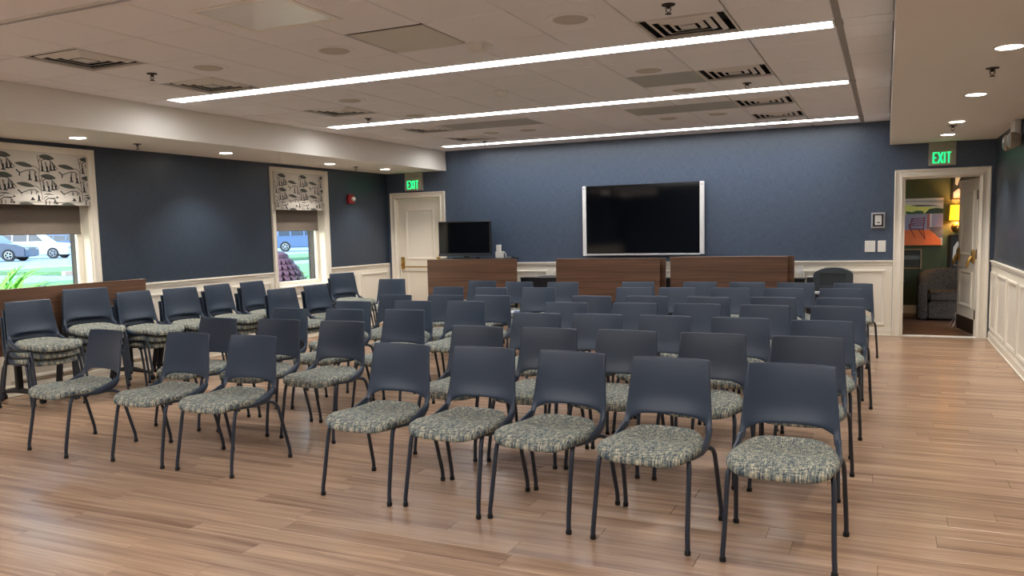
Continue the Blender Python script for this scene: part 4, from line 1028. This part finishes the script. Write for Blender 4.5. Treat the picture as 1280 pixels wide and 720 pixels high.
def car(x, y, z, rz, col, label, L=4.75):
    t = thing('car', label, 'car', (x, y, z), R(rz), 'parked cars outside')
    pm = mat('car_paint', lin(col), .3, spec=.7, coat=.5)
    hl = L / 2
    low = [(-hl, .45), (-hl + .05, .28), (hl - .05, .25), (hl, .42), (hl - .02, .78), (hl - .5, .98), (hl - 1.25, 1.06), (-hl + .35, 1.12), (-hl + .03, 1.02)]
    mb = MB(); mb.poly(low, 1.86, lambda a, b, o: (a, -.93 + o, b)); mb.obj('body', pm, t, bevel=.06, seg=2, smooth=50)
    g = [(hl - 1.35, 1.04), (hl - 1.95, 1.56), (hl - 2.4, 1.70), (-hl + .75, 1.68), (-hl + .35, 1.55), (-hl + .12, 1.1)]
    n = len(g); mb = MB(); vs = []
    for sgn in (-1, 1):
        for a, b in g: vs.append((a, sgn * (.88 - .22 * (b - 1.04) / .66), b))
    mb.add(vs, [tuple(range(n)), tuple(range(n, 2 * n))[::-1]] + [(i, (i + 1) % n, n + (i + 1) % n, n + i) for i in range(n)]); mb.obj('cabin', pm, t, bevel=.04, seg=2, smooth=50)
    for sgn in (-1, 1):
        for (xa, xb) in ((hl - 2.45, hl - 1.62), (hl - 3.4, hl - 2.53), (-hl + .5, hl - 3.48)):
            q = []
            for a, b in ((xa, 1.14), (xb + (.1 if xb > hl - 1.7 else 0), 1.14), (xb - (.35 if xb > hl - 1.7 else 0), 1.56), (xa, 1.58)): q.append((a, sgn * (.888 - .22 * (b - 1.04) / .66), b))
            mb = MB(); mb.add(q + [(a, b - sgn * .01, c) for a, b, c in q], [(0, 1, 2, 3), (7, 6, 5, 4), (0, 4, 5, 1), (1, 5, 6, 2), (2, 6, 7, 3), (3, 7, 4, 0)]); mb.obj('side_window', M_CARGLASS, t)
        for xx in (-hl + .92, hl - .95):
            w_ = MB().lathe((xx, sgn * .86, .36), [(.20, -.09), (.35, -.10), (.37, -.05), (.37, .05), (.35, .10), (.20, .09)], 24, 'Y').obj('wheel', M_TYRE, t, smooth=40)
            mb = MB(); mb.lathe((xx, sgn * .955, .36), [(.20, -.004), (.235, .0), (.235, .006), (.20, .008)], 20, 'Y', closed=True)
            for q in range(5):
                a = 2 * PI * q / 5; mb.tube([(xx, sgn * .965, .36), (xx + .22 * math.cos(a), sgn * .965, .36 + .22 * math.sin(a))], .028, 6)
            mb.obj('rim', M_RIM, w_)
        MB().box(-hl - .015, sgn * .62 - .2, .85, -hl + .06, sgn * .62 + .2, 1.0).obj('tail_lamp', M_TAIL, t); MB().box(hl - .1, sgn * .66 - .18, .66, hl + .004, sgn * .66 + .18, .78).obj('headlamp', M_RIM, t)
    mb = MB(); mb.tube([(-hl + .8, -.55, 1.74), (hl - 2.4, -.55, 1.76)], .02, 6); mb.tube([(-hl + .8, .55, 1.74), (hl - 2.4, .55, 1.76)], .02, 6); mb.obj('roof_rails', M_BLACK, t)
    return t
# placed along the sight line to the far lot; broadside to the window
car(-43.6, 24.6, GZ - .08, -148 + 180, (205, 214, 224), 'white parked car seen through the far left window')
car(-40.6, 19.6, GZ - .08, 32, (52, 70, 100), 'dark blue parked car at far left, partly hiding the white one')
car(-52.5, 34.0, GZ - .08, 32, (44, 86, 138), 'blue parked car behind and right of the white one')
car(-31.0, 36.6, GZ - .08, 40, (70, 96, 138), 'blue parked car seen through the second window')
car(-46.0, 50.5, GZ - .08, 40, (190, 200, 210), 'silver parked car behind the blue one in second window')
M_LEAF = mat('fern_leaf', lin((112, 190, 52)), .6, var=.25, scale=20); M_CROWN = mat('tree_foliage', lin((74, 112, 66)), .9, var=.5, scale=1.2); M_TRUNK = mat('tree_bark', lin((84, 72, 60)), .9, var=.3)
def fronds(name, label, x, y, z, n, L, m_, cat='plant', droop=1.0, w=.05):
    t = thing(name, label, cat, (x, y, z)); mb = MB()
    for k_ in range(n):
        a = random.uniform(0, 2 * PI); el = random.uniform(.6, 1.35); l = L * random.uniform(.7, 1.1)
        d = Vector((math.cos(a) * math.cos(el), math.sin(a) * math.cos(el), math.sin(el))); side = Vector((-math.sin(a), math.cos(a), 0))
        pts = [d * (l * s_) + Vector((math.cos(a), math.sin(a), 0)) * (l * .25 * s_ * s_) - Vector((0, 0, 1)) * (droop * l * .35 * s_ ** 3) for s_ in [i / 8 for i in range(9)]]
        for i in range(1, 9):
            for sg in (-1, 1):
                p = pts[i]; q = p + side * sg * w * 1.6 * (1.15 - i / 9) + (pts[i] - pts[i - 1]) * .6
                mb.add([tuple(pts[i - 1]), tuple(p), tuple(q)], [(0, 1, 2)])
        mb.add([tuple(pts[0] - side * .004), tuple(pts[0] + side * .004), tuple(pts[8])], [(0, 1, 2)])
    link('foliage', mb.mesh('foliage', m_, fixn=False), t)
    MB().cyl((0, 0, -.02), .05, .08, 10, r2=.03).obj('stem_base', M_TRUNK, t)
for i, (x, y, L, where) in enumerate([(-2.0, -5.55, 1.25, 'leftmost, outside the far left window'), (-2.6, -4.95, 1.15, 'second, outside the far left window'), (-3.3, -4.2, .9, 'third and smallest, outside the far left window')]):
    fronds('fern', 'bright green fern, ' + where, x, y, GZ, 46, L, M_LEAF)
fronds('fern', 'bright green strap-leaved plant seen in the second window', -2.3, .32, GZ, 60, .66, M_LEAF, w=.035)
fronds('fern', 'pale green plant left of middle in the second window', -3.4, .95, GZ, 50, .66, M_LEAF, w=.04)
# layered purple-brown shrub in the second window
t = thing('layered_shrub', 'purple-brown drooping layered shrub at lower left of second window', 'shrub', (-1.5, -1.02, GZ)); mb = MB()
for lay in range(8):
    z = .12 + lay * .085; rr = .52 * math.cos(lay / 8 * 1.35)
    for k_ in range(22):
        a = 2 * PI * k_ / 22 + lay * .3; da = 2 * PI / 22 * .48
        row = []
        for q, (r_2, zz, ww) in enumerate(((.05, z + .09, .3), (rr * .55, z + .085, .9), (rr * .85, z + .05, 1.0), (rr * 1.0, z - .01, .6), (rr * 1.03, z - .06, .05))):
            for sg in (-1, 1): row.append((math.cos(a + sg * da * ww) * r_2, math.sin(a + sg * da * ww) * r_2, zz))
        mb.add(row, [(2 * q, 2 * q + 1, 2 * q + 3, 2 * q + 2) for q in range(4)])
link('foliage', mb.mesh('foliage', mat('purple_leaf', lin((118, 84, 104)), .7, var=.2), fixn=False), t); MB().cyl((0, 0, -.02), .03, .75, 8).obj('stem', M_TRUNK, t)
def tree(x, y, h, r_, label):
    t = thing('tree', label, 'tree', (x, y, GZ - .08)); bm = bmesh.new()
    for k_ in range(16):
        a = random.uniform(0, 2 * PI); rr = r_ * random.uniform(.1, .75); zz = h * random.uniform(.35, .95); s_ = r_ * random.uniform(.3, .5)
        g = bmesh.ops.create_icosphere(bm, subdivisions=3, radius=s_, matrix=Matrix.Translation((rr * math.cos(a), rr * math.sin(a), zz)))
        for v in g['verts']:
            c = Vector((rr * math.cos(a), rr * math.sin(a), zz)); v.co = c + (v.co - c) * random.uniform(.72, 1.22)
    me = bpy.data.meshes.new('crown'); bm.to_mesh(me); bm.free(); me.materials.append(M_CROWN); link('crown', me, t)
    MB().tube([(0, 0, 0), (.1, 0, h * .3), (0, .1, h * .6)], [.28, .2, .12], 10).obj('trunk', M_TRUNK, t, smooth=60)
for i, (x, y, h, r_) in enumerate([(-78, 26, 6.5, 4.5), (-74, 36, 7.5, 5), (-72, 47, 7, 4.2), (-65, 56, 8, 4.2), (-60, 62, 7, 4.5), (-50, 66, 8, 5), (-43, 74, 8, 5.5), (-34, 68, 6.5, 4.2)]):
    tree(x, y, h, r_, 'green tree beyond the parked cars, %s from the left' % ['first', 'second', 'third', 'fourth', 'fifth', 'sixth', 'seventh', 'eighth'][i])
